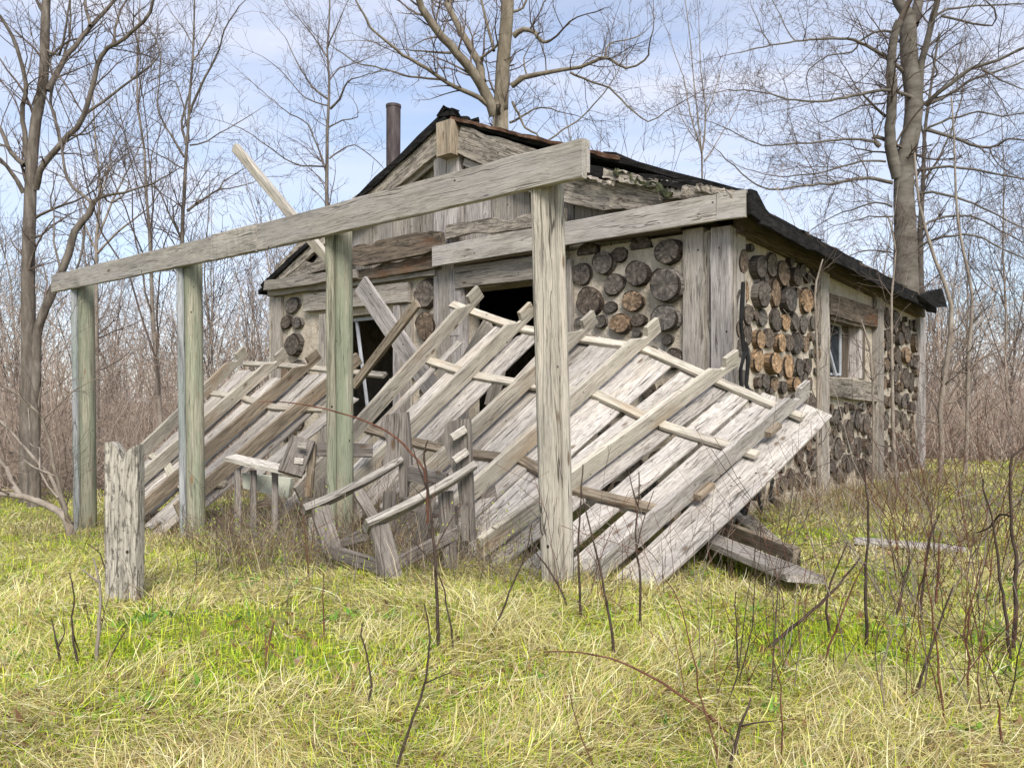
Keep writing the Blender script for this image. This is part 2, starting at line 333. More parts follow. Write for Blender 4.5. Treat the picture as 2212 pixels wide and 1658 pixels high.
def mesh_np(name, v, f, mat, c=V((0, 0, 0)), parent=None, col=None, smooth=False, **props):
    """v (n,3) floats, f list of int arrays (m,k)"""
    me = bpy.data.meshes.new(name); v = np.asarray(v, dtype=np.float32)-np.array(c, dtype=np.float32)
    loops = np.concatenate([a.ravel() for a in f]).astype(np.int32)
    tot = np.concatenate([np.full(len(a), a.shape[1], np.int32) for a in f])
    st = np.concatenate([[0], np.cumsum(tot)[:-1]]).astype(np.int32)
    me.vertices.add(len(v)); me.vertices.foreach_set('co', v.ravel())
    me.loops.add(len(loops)); me.loops.foreach_set('vertex_index', loops)
    me.polygons.add(len(tot)); me.polygons.foreach_set('loop_start', st); me.polygons.foreach_set('loop_total', tot)
    if smooth: me.polygons.foreach_set('use_smooth', np.ones(len(tot), bool))
    if col is not None:
        a = me.attributes.new('col', 'FLOAT_COLOR', 'POINT'); a.data.foreach_set('color', np.asarray(col, np.float32).ravel())
    me.update(calc_edges=True); me.materials.append(M[mat])
    return link(name, me, c, parent, props)
def tubes(lines, sides=4):
    """lines: list of (pts (k,3), rad (k)); one tube each, grouped by length for speed"""
    groups = {}
    for p, r in lines: groups.setdefault(len(p), []).append((p, r))
    vs, fs, base = [], [], 0
    ang = np.arange(sides)*2*np.pi/sides
    for k, items in groups.items():
        p = np.array([i[0] for i in items], float); r = np.array([i[1] for i in items], float)
        t = np.gradient(p, axis=1); t /= np.linalg.norm(t, axis=2, keepdims=True)+1e-9
        ref = np.where(np.abs(t[:, :1, 2:3]) > 0.9, np.array([1., 0, 0]), np.array([0, 0, 1.]))
        x = np.cross(t, np.broadcast_to(ref, t.shape)); x /= np.linalg.norm(x, axis=2, keepdims=True)+1e-9
        y = np.cross(t, x)
        q = p[:, :, None]+r[:, :, None, None]*(np.cos(ang)[None, None, :, None]*x[:, :, None]+np.sin(ang)[None, None, :, None]*y[:, :, None])
        n = len(items); vs.append(q.reshape(-1, 3))
        i = np.arange(n)[:, None, None]; j = np.arange(k-1)[None, :, None]; s = np.arange(sides)[None, None, :]
        a = base+(i*k+j)*sides+s; b = base+(i*k+j)*sides+(s+1) % sides
        fs.append(np.stack([a, b, b+sides, a+sides], -1).reshape(-1, 4)); base += n*k*sides
    return np.concatenate(vs), fs
# ---------------------------------------------------------------- camera, world, sun
cam = bpy.data.cameras.new('camera'); co = bpy.data.objects.new('camera', cam); C.objects.link(co); sc.camera = co
co.location = (0, 0, H); co.rotation_euler = (R(90), 0, 0)
cam.sensor_width = 36; cam.lens = 36*F/2212; cam.shift_y = (HY-829)/2212; cam.clip_end = 2000; cam.clip_start = 0.05
wd = bpy.data.worlds.new('World'); sc.world = wd; wd.use_nodes = True; wt = wd.node_tree; wn = wt.nodes; wl = wt.links
SUN_EL, SUN_AZ = R(44), R(170)                     # azimuth clockwise from +Y
sky = wn.new('ShaderNodeTexSky'); sky.sky_type = 'NISHITA'; sky.sun_disc = False; sky.sun_elevation = SUN_EL; sky.sun_rotation = SUN_AZ
sky.air_density = 1.0; sky.dust_density = 0.6; sky.ozone_density = 3.0
tc = wn.new('ShaderNodeTexCoord'); mp = wn.new('ShaderNodeMapping'); mp.inputs['Scale'].default_value = (1.3, 1.3, 6.5)
wl.new(tc.outputs['Generated'], mp.inputs[0])
nz = wn.new('ShaderNodeTexNoise'); nz.inputs['Scale'].default_value = 1.7; nz.inputs['Detail'].default_value = 7; nz.inputs['Roughness'].default_value = 0.55; nz.inputs['Distortion'].default_value = 0.5
wl.new(mp.outputs[0], nz.inputs['Vector'])
rp = wn.new('ShaderNodeValToRGB'); rp.color_ramp.elements[0].position = 0.33; rp.color_ramp.elements[0].color = (0.30,)*3+(1,); rp.color_ramp.elements[1].position = 0.72; rp.color_ramp.elements[1].color = (0.88,)*3+(1,)
wl.new(nz.outputs['Fac'], rp.inputs[0])
mxc = wn.new('ShaderNodeMix'); mxc.data_type = 'RGBA'; wl.new(rp.outputs[0], mxc.inputs[0]); wl.new(sky.outputs[0], mxc.inputs[6])
mxc.inputs[7].default_value = (4.95, 5.0, 5.6, 1)
bg = wn['Background']; wl.new(mxc.outputs[2], bg.inputs[0]); bg.inputs[1].default_value = 0.078
sun = bpy.data.lights.new('sun', 'SUN'); sun.energy = 2.0; sun.angle = R(25); sun.color = (1, 0.96, 0.91)
so = bpy.data.objects.new('sun', sun); C.objects.link(so)
sd_ = V((math.sin(SUN_AZ)*math.cos(SUN_EL), math.cos(SUN_AZ)*math.cos(SUN_EL), math.sin(SUN_EL)))
so.rotation_euler = sd_.to_track_quat('Z', 'Y').to_euler(); so.location = (0, 0, 30)
sc.view_settings.view_transform = 'Standard'; sc.view_settings.look = 'None'; sc.view_settings.gamma = 1; sc.view_settings.exposure = 1.37
sc.cycles.max_bounces = 6; sc.cycles.transparent_max_bounces = 4
# ---------------------------------------------------------------- ground
def make_ground():
    xs = np.concatenate([np.linspace(-300, -16, 24), np.linspace(-15.5, 15.5, 240), np.linspace(16, 300, 24)])
    ys = np.concatenate([np.linspace(-60, 0.6, 14), np.linspace(0.8, 22, 200), np.linspace(23, 400, 30)])
    X, Y = np.meshgrid(xs, ys); Z = gz(X, Y)
    f = np.clip((np.hypot(X, Y-8)-25)/60, 0, 1); Z = Z*(1-f)-0.3*f
    near = np.exp(-((np.abs(X)/14)**6))*(Y > 0)*(Y < 20)
    Z += near*0.012*RN.standard_normal(X.shape)
    v = np.stack([X, Y, Z], -1).reshape(-1, 3); n, m = X.shape
    i = np.arange(n-1)[:, None]*m+np.arange(m-1)[None]
    mesh_np('ground', v, [np.stack([i, i+1, i+m+1, i+m], -1).reshape(-1, 4)], 'ground', smooth=True, kind='structure')
make_ground()
# ---------------------------------------------------------------- the cabin
cabin = thing('cabin', 'derelict cordwood cabin with log ends set in mortar and a sagging tar paper roof', 'cabin', W(3.95, 3.4, -0.1))
def box(mb, u0, u1, v0, v1, w0, w1, w1b=None):
    w1b = w1 if w1b is None else w1b                # top height at v1
    p = [W(u0, v0, w0), W(u1, v0, w0), W(u1, v1, w0), W(u0, v1, w0), W(u0, v0, w1), W(u1, v0, w1), W(u1, v1, w1b), W(u0, v1, w1b)]
    mb.add(p, [[0, 1, 2, 3], [4, 7, 6, 5], [0, 4, 5, 1], [1, 5, 6, 2], [2, 6, 7, 3], [3, 7, 4, 0]], [((q-A).dot(D2), (q-A).dot(D1), q.z) for q in p]); return mb
LW, RW, DL, DR = on_front(705, 680)[0], on_front(850, 680)[0], on_front(1000, 680)[0], on_front(1225, 680)[0]
WT, DT = 2.3, 2.47
mb = MB()
box(mb, 0, DR, 0, .3, -.7, 2.75); box(mb, DL, RW, 0, .3, -.7, 2.75); box(mb, LW, 7.9, 0, .3, -.7, 2.75)
box(mb, RW, LW, 0, .3, WT, 2.75); box(mb, RW, LW, 0, .3, -.7, .75); box(mb, DR, DL, 0, .3, DT, 2.75)
front_wall = mb.build('front_wall', 'mortar', cabin)
V0, V1, WB, WTOP = 2.62, 3.92, 1.38, 2.10
mb = MB(); tp = lambda v: 2.86-.05*v
box(mb, 0, .3, .3, V0, -.5, tp(.3), tp(V0)); box(mb, 0, .3, V1, 6.8, -.5, tp(V1), tp(6.8))
box(mb, 0, .3, V0, V1, WTOP, tp(V0), tp(V1)); box(mb, 0, .3, V0, V1, -.5, WB)
side_wall = mb.build('side_wall', 'mortar', cabin)
mb = MB(); box(mb, .3, 7.6, 6.5, 6.8, -.7, 2.6); mb.build('rear_wall', 'mortar', cabin)
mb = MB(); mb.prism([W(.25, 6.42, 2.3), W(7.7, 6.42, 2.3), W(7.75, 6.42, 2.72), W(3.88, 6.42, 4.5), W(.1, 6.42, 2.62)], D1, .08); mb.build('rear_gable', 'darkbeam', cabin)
mb = MB(); box(mb, 7.6, 7.9, .3, 6.5, -.7, 2.75); mb.build('far_side_wall', 'mortar', cabin)
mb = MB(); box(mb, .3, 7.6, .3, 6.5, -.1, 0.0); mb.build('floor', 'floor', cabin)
RU, EU, LU = 3.88, -.27, 8.06
def roof_w(u, v):
    er, rg, el = 2.87-.048*v+max(0, .35-v)*.35, 4.69-.012*v, 2.86-.03*v
    return er+(rg-er)*(u-EU)/(RU-EU) if u < RU else rg+(el-rg)*(u-RU)/(LU-RU)
def make_roof():
    us = [EU+(RU-EU)*i/10 for i in range(11)]+[RU+(LU-RU)*i/10 for i in range(1, 11)]; vs_ = [-.10, .1, .35]+[.35+6.2*i/16 for i in range(1, 17)]
    pts, bot = [], []
    for v in vs_:
        for u in us:
            w = roof_w(u, v)+random.uniform(-.018, .018)
            vv = v+(random.uniform(-.05, .04) if v < 0 else 0)
            pts.append(W(u, vv, w)); bot.append(W(u, vv, w-.06))
    n, m = len(us), len(vs_); N = n*m; fs = []
    for j in range(m-1):
        for i in range(n-1):
            a = j*n+i; fs += [[a, a+1, a+n+1, a+n], [N+a, N+a+n, N+a+n+1, N+a+1]]
    for i in range(n-1): fs += [[i, N+i, N+i+1, i+1], [(m-1)*n+i, (m-1)*n+i+1, N+(m-1)*n+i+1, N+(m-1)*n+i]]
    for j in range(m-1): fs += [[j*n, (j+1)*n, N+(j+1)*n, N+j*n], [j*n+n-1, N+j*n+n-1, N+(j+1)*n+n-1, (j+1)*n+n-1]]
    return MB().add(pts+bot, fs, [tuple(p) for p in pts+bot]).build('roof', 'tar', cabin)
roof = make_roof()
# eave felt hanging over the plate, curled gable felt, raised rear flap
mb = MB(); n = 34
mb.sweep([W(EU-.02-.03*random.random(), -.02+6.4*i/(n-1), 2.80-.048*6.4*i/(n-1)+random.uniform(-.008, .008)) for i in range(n)], UP, [.15+random.uniform(-.012, .016) for _ in range(n)], .035, rough=.006)
mb.build('eave_felt', 'tar', roof)
def pl(pts, fn, k): return [fn(*p, k) for p in pts]
sideP = lambda x, y, u=EU-.03: (lambda q: W(u, q[0], q[1]))(on_side(x, y, u))
frontP = lambda x, y, v=-.1: (lambda q: W(q[0], v, q[1]))(on_front(x, y, v))
mb = MB(); mb.prism([sideP(*p) for p in [(1618, 408), (1632, 413), (1652, 452), (1668, 470), (1680, 495), (1640, 478), (1619, 462)]], D2, .03); mb.build('corner_felt', 'tar', roof)
fl = [W(-.36, 5.2, 2.58), W(-.36, 5.75, 2.70), W(-.42, 6.25, 2.78), W(-.48, 6.3, 2.50), W(-.40, 5.9, 2.47), W(-.32, 5.3, 2.52)]
mb = MB(); mb.prism(fl, D2+UP*.3, .02); mb.build('loose_flap', 'tar', roof)
mb = MB(); n = 20
mb.sweep([frontP(1225+(1615-1225)*i/(n-1), 358+(425-358)*i/(n-1)+1.5*math.sin(i*1.3), -.14) for i in range(n)], UP, [.07+.03*random.random()+.03*(i > 8) for i in range(n)], .045, rough=.006)
mb.sweep([frontP(1215+(1480-1215)*i/9, 362+(395-362)*i/9+8, -.18) for i in range(10)], UP, [.04+.03*random.random() for i in range(10)], .03, rough=.01)
mb.build('curled_felt', 'tar', roof)
mb = MB(); mb.sweep([frontP(1330+x*8, 370+x*3.2+3*math.sin(x), -.2) for x in range(16)], UP, .05, .05, rough=.02); mb.build('moss_strip', 'moss', roof)
mb = MB(); mb.sweep([frontP(978+(1340-978)*i/17, 256+(343-256)*i/17+.8*math.sin(i*2.1), -.13) for i in range(18)], UP, [.03+.012*random.random() for i in range(18)], .08, rough=.008); mb.build('rusty_drip_edge', 'rustroof', roof)
mb = MB(); mb.sweep([frontP(966+(568-966)*i/17, 254+(618-254)*i/17+.8*math.sin(i*2.1), -.12) for i in range(18)], UP, [.06+.02*random.random() for i in range(18)], .06, rough=.012); mb.build('gable_felt', 'tar', roof)
mb = MB(); q = frontP(970, 252, -.1); mb.sweep([q+D1*(-.06+i*.1)+UP*(.02+random.uniform(-.02, .03)) for i in range(6)], D2, [.24, .2, .16, .22, .15, .2], .05, rough=.025); mb.sweep([q+D2*.15+UP*.02, q+D2*.02+UP*.12, q-D2*.10+UP*.05], D1, .12, .03, rough=.02); mb.build('ridge_cap', 'tar', roof)
# ridge shingle tab sticking up behind (dark) and raised flap over the right slope
mb = MB(); mb.prism([frontP(1330, 338, .4), frontP(1357, 340, .4), frontP(1360, 350, .4), frontP(1330, 353, .4)], D1, .5); mb.build('felt_patch', 'tar', roof)
for i in range(9):
    v = .9+i*.62+random.uniform(-.2, .2); mb = MB(); w = 2.87-.048*v
    mb.sweep([W(EU-.06, v, w+.01), W(EU+.2, v+.02, w+.115)], D1, .12+.1*random.random(), .012, rough=.004); mb.build('shingle_tab', random.choice(['tar', 'rustroof', 'moss']), roof)
# stovepipe
p0, p1 = P(849, 400, 13.0), P(850, 229, 13.0)
mb = MB(); mb.cyl(p0-UP*.6, p1, .112, .116, n=24, segs=3)
mb.cyl(p1-UP*.03, p1+UP*.012, .124, .124, n=24); sp = mb.build('stovepipe', 'pipe', cabin)
# gable: dark backing, vertical planks, posts, barge boards
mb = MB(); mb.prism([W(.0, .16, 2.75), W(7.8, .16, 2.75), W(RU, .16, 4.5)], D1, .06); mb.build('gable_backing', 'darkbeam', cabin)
us = []
u = .9
while u < 7.2:
    wd_ = random.uniform(.17, .30)
    top = min(roof_w(u, 0), roof_w(u+wd_, 0))-.12
    mb = MB(); mb.board(W(u+wd_/2, .07+random.uniform(-.02, .02), 2.70), W(u+wd_/2, .07+random.uniform(-.02, .02), top), D2, wd_-.008, .03)
    mb.build('gable_plank', random.choice(['gable', 'gable', 'old', 'lav']), cabin); u += wd_
def fboard(name, mat, a, b, h, t, v=-.05, parent=cabin, n=None, **kw):
    """a board on the front face between two pixel points (centre line)"""
    pa, pb = frontP(*a, v), frontP(*b, v); mb = MB(); L = (pb-pa).length; n = n or max(4, int(L/.18)); 
    mb.board(pa, pb, UP, h, t, n=n, **kw); return mb.build(name, mat, parent)
uc = on_front(960, 430)[0]; ud = on_front(985, 430)[0]
for (x0, x1, m) in ((945, 973, 'lav'), (973.5, 1001, 'lav')):
    xm = (x0+x1)/2; ua, ub = on_front(x0, 430)[0], on_front(x1, 430)[0]; mb = MB()
    mb.board(W((ua+ub)/2, -.03, 1.9), W((ua+ub)/2, -.03, on_front(xm, 332)[1]), D2, abs(ua-ub)-.006, .09); mb.build('king_post', m, cabin)
fboard('barge_board', 'rotgrey', (955, 300), (600, 590), .34, .06, -.08, jag=(0, .2), edge=.04)
fboard('barge_board', 'rotgrey', (992, 302), (1215, 380), .36, .07, -.09, jag=(0, .06), edge=.05)
fboard('barge_board', 'rotgrey', (1215, 393), (1500, 450), .42, .08, -.10, jag=(0, .1), edge=.12, n=40)
fboard('barge_board', 'rotgrey', (1240, 425), (1580, 446), .22, .08, -.07, jag=(.1, .1), edge=.1, n=30)
for k, (xa, ya, xb, yb, h_) in enumerate(((1395, 398, 1500, 420, .16), (1470, 412, 1560, 428, .13), (1420, 425, 1600, 424, .10), (1300, 372, 1430, 402, .12), (1500, 405, 1590, 424, .08), (1240, 372, 1330, 392, .10))):
    fboard('rotten_chunk', random.choice(['rotgrey', 'rotten', 'rotgrey']), (xa, ya), (xb, yb), h_, .05, -.14-.02*k, jag=(.12, .12), edge=.06, n=18, rough=.012)
fboard('gable_trim', 'lav', (1003, 350), (1180, 420), .09, .03, -.05); fboard('gable_trim', 'gable', (942, 345), (780, 480), .10, .04, -.03); fboard('gable_trim', 'lav', (1218, 400), (1290, 430), .06, .03, -.12)
mb = MB(); pa = frontP(970, 302, -.14); mb.board(pa-UP*.21+D1*.3, pa+UP*.21+D1*.3, D2, .26, .80); mb.build('ridge_beam', 'rafter_brown', cabin)
mb = MB(); mb.cyl(frontP(980, 273, -.12), frontP(980, 273, .4), .085, n=14); mb.build('ridge_log', 'darkbeam', cabin)
# horizontal timbers on the front
fboard('fascia_board', 'beam', (936, 555), (1549, 448), .25, .045, -.22)
fboard('fascia_board', 'beam', (1550, 448), (1612, 439), .25, .045, -.222)
fboard('rotten_plank', 'rotten', (762, 556), (957, 517), .30, .08, -.2, jag=(.05, .02), edge=.10, n=30)
fboard('rotten_plank', 'rotten', (758, 598), (952, 562), .20, .12, -.1, edge=.04, n=24)
fboard('weathered_plank', 'rotgrey', (966, 503), (1222, 462), .19, .05, -.16, edge=.06, n=24)
fboard('eave_beam', 'old', (572, 618), (775, 590), .16, .10, -.16, edge=.03, jag=(.08, .0))
fboard('eave_beam', 'rotgrey', (600, 592), (765, 545), .28, .08, -.06, edge=.1, n=24)
fboard('eave_beam', 'old', (584, 632), (945, 585), .13, .10, -.06, edge=.02)
fboard('eave_beam', 'darkbeam', (1222, 520), (1476, 483), .14, .10, -.06, edge=.03, jag=(.0, .1))
fboard('eave_beam', 'darkbeam', (985, 566), (1225, 527), .12, .08, -.05)
fboard('door_lintel', 'old', (988, 601), (1225, 570), .27, .10, -.05, edge=.01)
fboard('window_header', 'old', (660, 655), (885, 631), .26, .08, -.05)
def fpost(name, mat, x0, x1, v, t, w0, w1, y=600, parent=cabin, **kw):
    ua, ub = on_front(x0, y, v-t/2)[0], on_front(x1, y, v-t/2)[0]; mb = MB()
    mb.board(W((ua+ub)/2, v, w0), W((ua+ub)/2, v, w1), D2, abs(ua-ub)-.006, t, **kw); return mb.build(name, mat, parent)
fpost('corner_post', 'old', 1474, 1519, .02, .14, -.3, 2.78, rough=.006, n=14); fpost('corner_post', 'old', 1519, 1534, .04, .12, -.3, 2.73, rough=.01, n=14); fpost('corner_post', 'lav', 1534, 1577, .03, .15, -.3, 2.76, rough=.004, n=14)
fpost('corner_post', 'old', 584, 607, .0, .12, -.7, 2.7); fpost('window_jamb', 'old', 688, 706, -.02, .1, -.5, 2.36); fpost('window_jamb', 'lav', 848, 862, -.02, .1, -.5, 2.36); fpost('window_jamb', 'old', 863, 888, .0, .1, -.5, 2.36)
fpost('door_jamb', 'gable', 945, 972, -.03, .1, -.5, 3.0); fpost('door_jamb', 'lav', 974, 1001, -.02, .1, -.5, 3.05); fpost('door_jamb', 'old', 1222, 1233, -.02, .1, -.4, 2.65)
mb = MB(); mb.board(W(LW-.55, .12, 2.28), W(LW-.8, .14, .9), D2, .05, .03); mb.board(W(LW-.1, .1, 2.25), W(LW-1.4, .1, 2.25), UP, .05, .03); mb.build('bent_window_frame', 'alu', cabin)
# side wall timbers
def sboard(name, mat, v0, w0, v1, w1, h, t, u=-.03, up=UP, parent=cabin, **kw):
    mb = MB(); mb.board(W(u, v0, w0), W(u, v1, w1), up, h, t, **kw); return mb.build(name, mat, parent)
sboard('wall_plate', 'darkbeam', .05, 2.86, 6.6, 2.55, .32, .10, -.06, rough=.006); sboard('plate_trim', 'rotten', .1, 2.74, 2.3, 2.62, .08, .06, -.03, edge=.02)
sboard('plate_trim', 'rotten', 2.4, 2.62, 6.6, 2.42, .07, .06, -.02, edge=.02)
sboard('wall_post', 'old', 2.36, -.2, 2.36, 2.66, .26, .12, -.01, D1, n=12, rough=.006); sboard('wall_post', 'old', 4.45, -.2, 4.45, 2.52, .30, .12, -.01, D1, n=12, rough=.006)
sboard('wall_post', 'lav', 6.62, -.2, 6.62, 2.42, .30, .12, -.01, D1, n=12, rough=.006); sboard('corner_post', 'old', .14, -.2, .14, 2.74, .24, .06, -.01, D1)
sboard('window_lintel', 'rotten', 2.5, 2.24, 4.3, 2.20, .26, .12, -.02, rough=.008); sboard('window_sill_log', 'rotgrey', 2.5, 1.26, 4.3, 1.20, .26, .12, -.02, edge=.02)
win = MB(); va, vb = 2.93, 3.34
for a, b in (((va, 2.06), (va, 1.42)), ((vb, 2.05), (vb, 1.42)), ((va, 2.06), (vb, 2.05)), ((va, 1.42), (vb, 1.42))):
    win.board(W(.1, *a), W(.1, *b), D1 if a[0] == b[0] else UP, .035, .03)
w_ = win.build('window', 'alu', cabin)
mb = MB(); mb.prism([W(.11, va, 1.42), W(.11, vb, 1.42), W(.11, vb, 2.05), W(.11, va, 2.05)], D2, .006); mb.build('pane', 'glass', w_)
mb = MB(); mb.board(W(.08, va-.05, 1.72), W(.05, va+.12, 1.40), D1, .04, .03); mb.build('broken_rail', 'alu', w_)
mb = MB(); mb.board(W(.14, 3.55, 1.39), W(.14, 3.55, 2.09), D1, .36, .04); mb.build('window_board', 'darkbeam', cabin)
mb = MB(); mb.board(W(.0, 2.6, 2.085), W(.0, 3.9, 2.06), UP, .05, .10); mb.build('window_trim', 'darkbeam', cabin)
for v, m in ((V0-.02, 'darkbeam'), (V1-.13, 'lav'), (V1-.02, 'darkbeam')):
    sboard('window_casing', m, v, 1.38, v, 2.1, .11, .16, .06, D1)
# log ends
logs = []                                            # wall, centre(a, w), radii, protrusion, tone, cut, traced
def fl_(px, py, rx, ry, tone, pr, cut=None):
    v = -pr; c = on_front(px, py, v); r = abs(on_front(px-rx, py, v)[0]-on_front(px+rx, py, v)[0])/2
    Yd = (W(c[0], v, 0)).y; rh = ry*Yd/F; r = min(max(r, .75*rh), 1.3*rh) if cut is None else r
    logs.append(['f', c[0], c[1], r, rh, pr, tone, cut, 1])
Z4 = lambda x, y: (864+.293*x, 504+.293*y)
for (x, y, rx, ry, tn, pr, cut) in [(1380,135,80,75,.15,.03,-.25),(1490,215,75,88,.1,.08,None),(1615,155,72,55,.12,.03,None),(1770,90,85,75,.1,.03,-.3),(1965,130,92,98,.12,.1,None),(1330,300,73,88,.18,.04,None),(1570,375,77,80,.15,.05,None),(1740,295,85,97,.1,.07,None),(1945,378,115,130,.08,.13,None),(1385,500,92,108,.22,.06,None),(1545,545,50,48,.08,.03,None),(1708,500,77,80,.55,.05,None),(1940,625,95,102,.03,.1,None),(1315,650,40,30,.1,.04,None),(1470,650,45,50,.05,.06,None),(1612,663,75,72,.6,.07,None),(1750,640,60,50,.12,.05,None),(1740,735,45,30,.1,.04,None),(1965,785,40,40,.1,.05,None),(175,445,75,105,.2,.08,None),(180,685,72,108,.4,.09,None)]:
    fl_(*Z4(x, y), rx*.293, ry*.293, tn, pr, cut)
Z5 = lambda x, y: (216+.293*x, 684+.293*y)
for (x, y, rx, ry, tn, pr) in [(1365,40,45,50,.15,.06),(1445,45,45,48,.2,.06),(1410,205,65,80,.05,.09),(1410,-85,48,62,.1,.06)]: fl_(*Z5(x, y), rx*.293, ry*.293, tn, pr)
for (x, y, tn, r_) in [(1262, 745, .1, 22), (1310, 762, .15, 24), (1352, 780, .1, 20), (1400, 770, .2, 22), (1452, 775, .1, 22), (645, 800, .1, 22), (665, 842, .15, 20), (900, 790, .12, 24), (925, 850, .1, 22)]: fl_(x, y, r_*.9, r_, tn, .06)
def sl_(px, py, rx, ry, tone, pr):
    pr = .015+pr*.36; tone = min(.85, tone)
    c = on_side(px, py, -pr); r = abs(on_side(px-rx, py, -pr)[0]-on_side(px+rx, py, -pr)[0])/2; Yd = W(-pr, c[0], 0).y; rh = ry*Yd/F
    r = min(max(r*1.08, .8*rh), 1.2*rh); rh *= 1.05
    if c[0] < .34: r = min(r, .10)
    logs.append(['s', max(c[0], r+.05), c[1], r, rh, pr, tone, None, 1])
for (x, y, rx, ry, tn, pr) in [(490,590,30,60,.2,.05),(575,700,45,90,.3,.1),(705,735,52,80,.1,.2),(785,725,40,85,.35,.06),(500,770,36,100,.55,.05),(870,785,48,95,.45,.1),(970,810,50,70,.2,.16),(580,915,34,85,.6,.05),(730,940,50,90,.05,.22),(812,930,38,105,.5,.06),(495,975,40,85,.05,.06),(925,980,48,90,.02,.2),(1040,985,38,90,.8,.08),(610,1090,45,75,.3,.14),(715,1115,36,65,.12,.06),(815,1130,32,80,.02,.08),(885,1145,28,65,.85,.05),(955,1140,30,65,.05,.07),(1015,1165,35,65,.3,.06),(505,1185,45,85,.3,.08),(603,1225,40,85,.1,.08),(700,1275,38,70,.75,.12),(760,1265,35,75,.25,.06),(855,1300,38,70,.8,.12),(910,1295,28,65,.15,.05),(975,1305,35,75,.03,.1),(1030,1310,20,60,.5,.04),(685,1430,36,80,.9,.1),(815,1445,52,80,.95,.22),(905,1470,30,90,.95,.05),(985,1475,42,70,.15,.12),(1050,1470,30,60,.12,.06),(735,1580,38,55,.1,.08),(800,1600,30,55,.6,.06),(870,1625,38,50,.05,.1),(965,1605,52,55,.85,.2),(510,1330,40,70,.1,.08),(590,1420,36,100,.1,.06),(1575,1130,30,80,.6,.06),(1640,1110,30,65,.15,.06),(1580,1310,35,85,.95,.08),(1650,1260,33,60,.2,.06),(1730,1265,28,50,.05,.14),(1780,1240,32,65,.2,.06),(1700,1120,30,60,.2,.06),(1780,1390,33,60,.6,.12),(1660,1380,20,50,.3,.05),(1710,1390,25,60,.2,.06),(1570,1490,38,70,.3,.08),(1695,1530,48,60,.2,.14),(1770,1560,38,70,.15,.1),(1810,1590,25,70,.05,.06)]:
    sl_(1440+.293*x, 360+.293*y, rx*.293, ry*.293, tn, pr)
def fill(wall, a0, a1, w0, w1, n, rmin=.07, rmax=.15, gap=1.12):
    for _ in range(n):
        r = random.uniform(rmin, rmax); a, w = random.uniform(a0+r, a1-r), random.uniform(w0+r, w1-r)
        if all(l[0] != wall or math.hypot(l[1]-a, l[2]-w) > (r+(l[3]+l[4])/2)*gap for l in logs):
            logs.append([wall, a, w, r*random.uniform(.9, 1.1), r*random.uniform(.85, 1.1), random.uniform(.02, .07), random.choice([.05, .1, .15, .2, .25, .35, .5]), None, 0])
for it in range(3):
    rm = (.15, .11, .07)[it]
    fill('s', .3, 2.22, .06, 1.25, 500, rm*.6, rm); fill('s', 2.55, 4.3, .05, 1.08, 700, rm*.6, rm); fill('s', 4.65, 6.45, .03, 2.35, 700, rm*.6, rm)
    fill('f', .65, 1.9, .05, 1.3, 100, rm*.6, rm); fill('f', 6.85, 7.55, .0, 1.7, 80, rm*.6, rm)
fill('s', .08, 2.25, 1.2, 2.68, 500, .045, .085, 1.05); fill('s', 4.65, 6.45, 1.0, 2.38, 300, .045, .08, 1.05)
logs.sort(key=lambda l: -(l[8]*10+l[3]))
rest = {'f': MB(), 's': MB()}
for k, (wl_, a, w, rx, ry, pr, tn, cut, tr) in enumerate(logs):
    ax = -D2 if wl_ == 'f' else D1; axis = -D1 if wl_ == 'f' else -D2
    c = W(a, -pr, w) if wl_ == 'f' else W(-pr, a, w)
    m_ = MB() if k < 100 else rest[wl_]
    m_.log(c, axis, ax, UP, rx, ry, pr+.1, min(1, max(0, tn+random.uniform(-.05, .05))), cut)
    if k < 100: m_.build('log_end', ['log_end', 'log_side'], front_wall if wl_ == 'f' else side_wall, origin=c)
for wl_, par in (('f', front_wall), ('s', side_wall)):
    if rest[wl_].v: rest[wl_].build('log_end', ['log_end', 'log_side'], par, kind='stuff')
mb = MB(); box(mb, .0, 7.9, -.05, -.001, -.7, .04); box(mb, -.06, -.001, .02, 6.8, -.6, .10, .02); mb.build('foundation', 'mortar', cabin)
# ---------------------------------------------------------------- pergola: four posts and a spliced beam
def post(label, x0, x1, x2, xb, ybase, ytop, mb_, ml, Yd):
    """board from x0 to x1, round log from x1 to x2 (pixels at depth Yd); xb = drift of the foot in pixels"""
    base = P((x0+x2)/2+xb, ybase, Yd); t = thing('pergola_post', label, 'post', base, 'posts under the pergola beam')
    zt, zb = P(0, ytop, Yd).z, base.z-.15; k = Yd/F; X = lambda x: (x-CX)*k
    bw = (x1-x0)*k-.012; dr = xb*k; b = MB()
    b.board(V((X((x0+x1)/2)+dr, Yd-.01, zb)), V((X((x0+x1)/2), Yd-.01, zt)), V((1, 0, 0)), bw, .13, n=12, rough=.003, ch=.012); b.build('board', mb_, t)
    lr = (x2-x1)*k/2+.012; l = MB(); l.cyl(V((X((x1+x2)/2)-.008+dr, Yd-.01, zb)), V((X((x1+x2)/2)-.008, Yd-.01, zt)), lr, lr*.97, n=18, segs=10, rough=.02); l.build('round_pole', ml, t, smooth=True); return t
post('green stained pergola post farthest from the camera, at the left end of the beam', 158, 174, 203, 6, 1144, 610, 'blue_board', 'green_post', 9.54)
post('green stained pergola post standing between the notched slab and the chairs', 385, 403, 436, 8, 1172, 552, 'blue_board', 'green_post', 7.85)
post('greenish split pergola post rising behind the arms of the grey chair', 705, 728, 761, 4, 1172, 478, 'green_post', 'green_post', 6.35)
post('tall pale grey pergola post nearest the camera, in front of the fallen roof panel', 1143, 1196, 1215, 26, 1252, 362, 'post', 'post', 4.93)
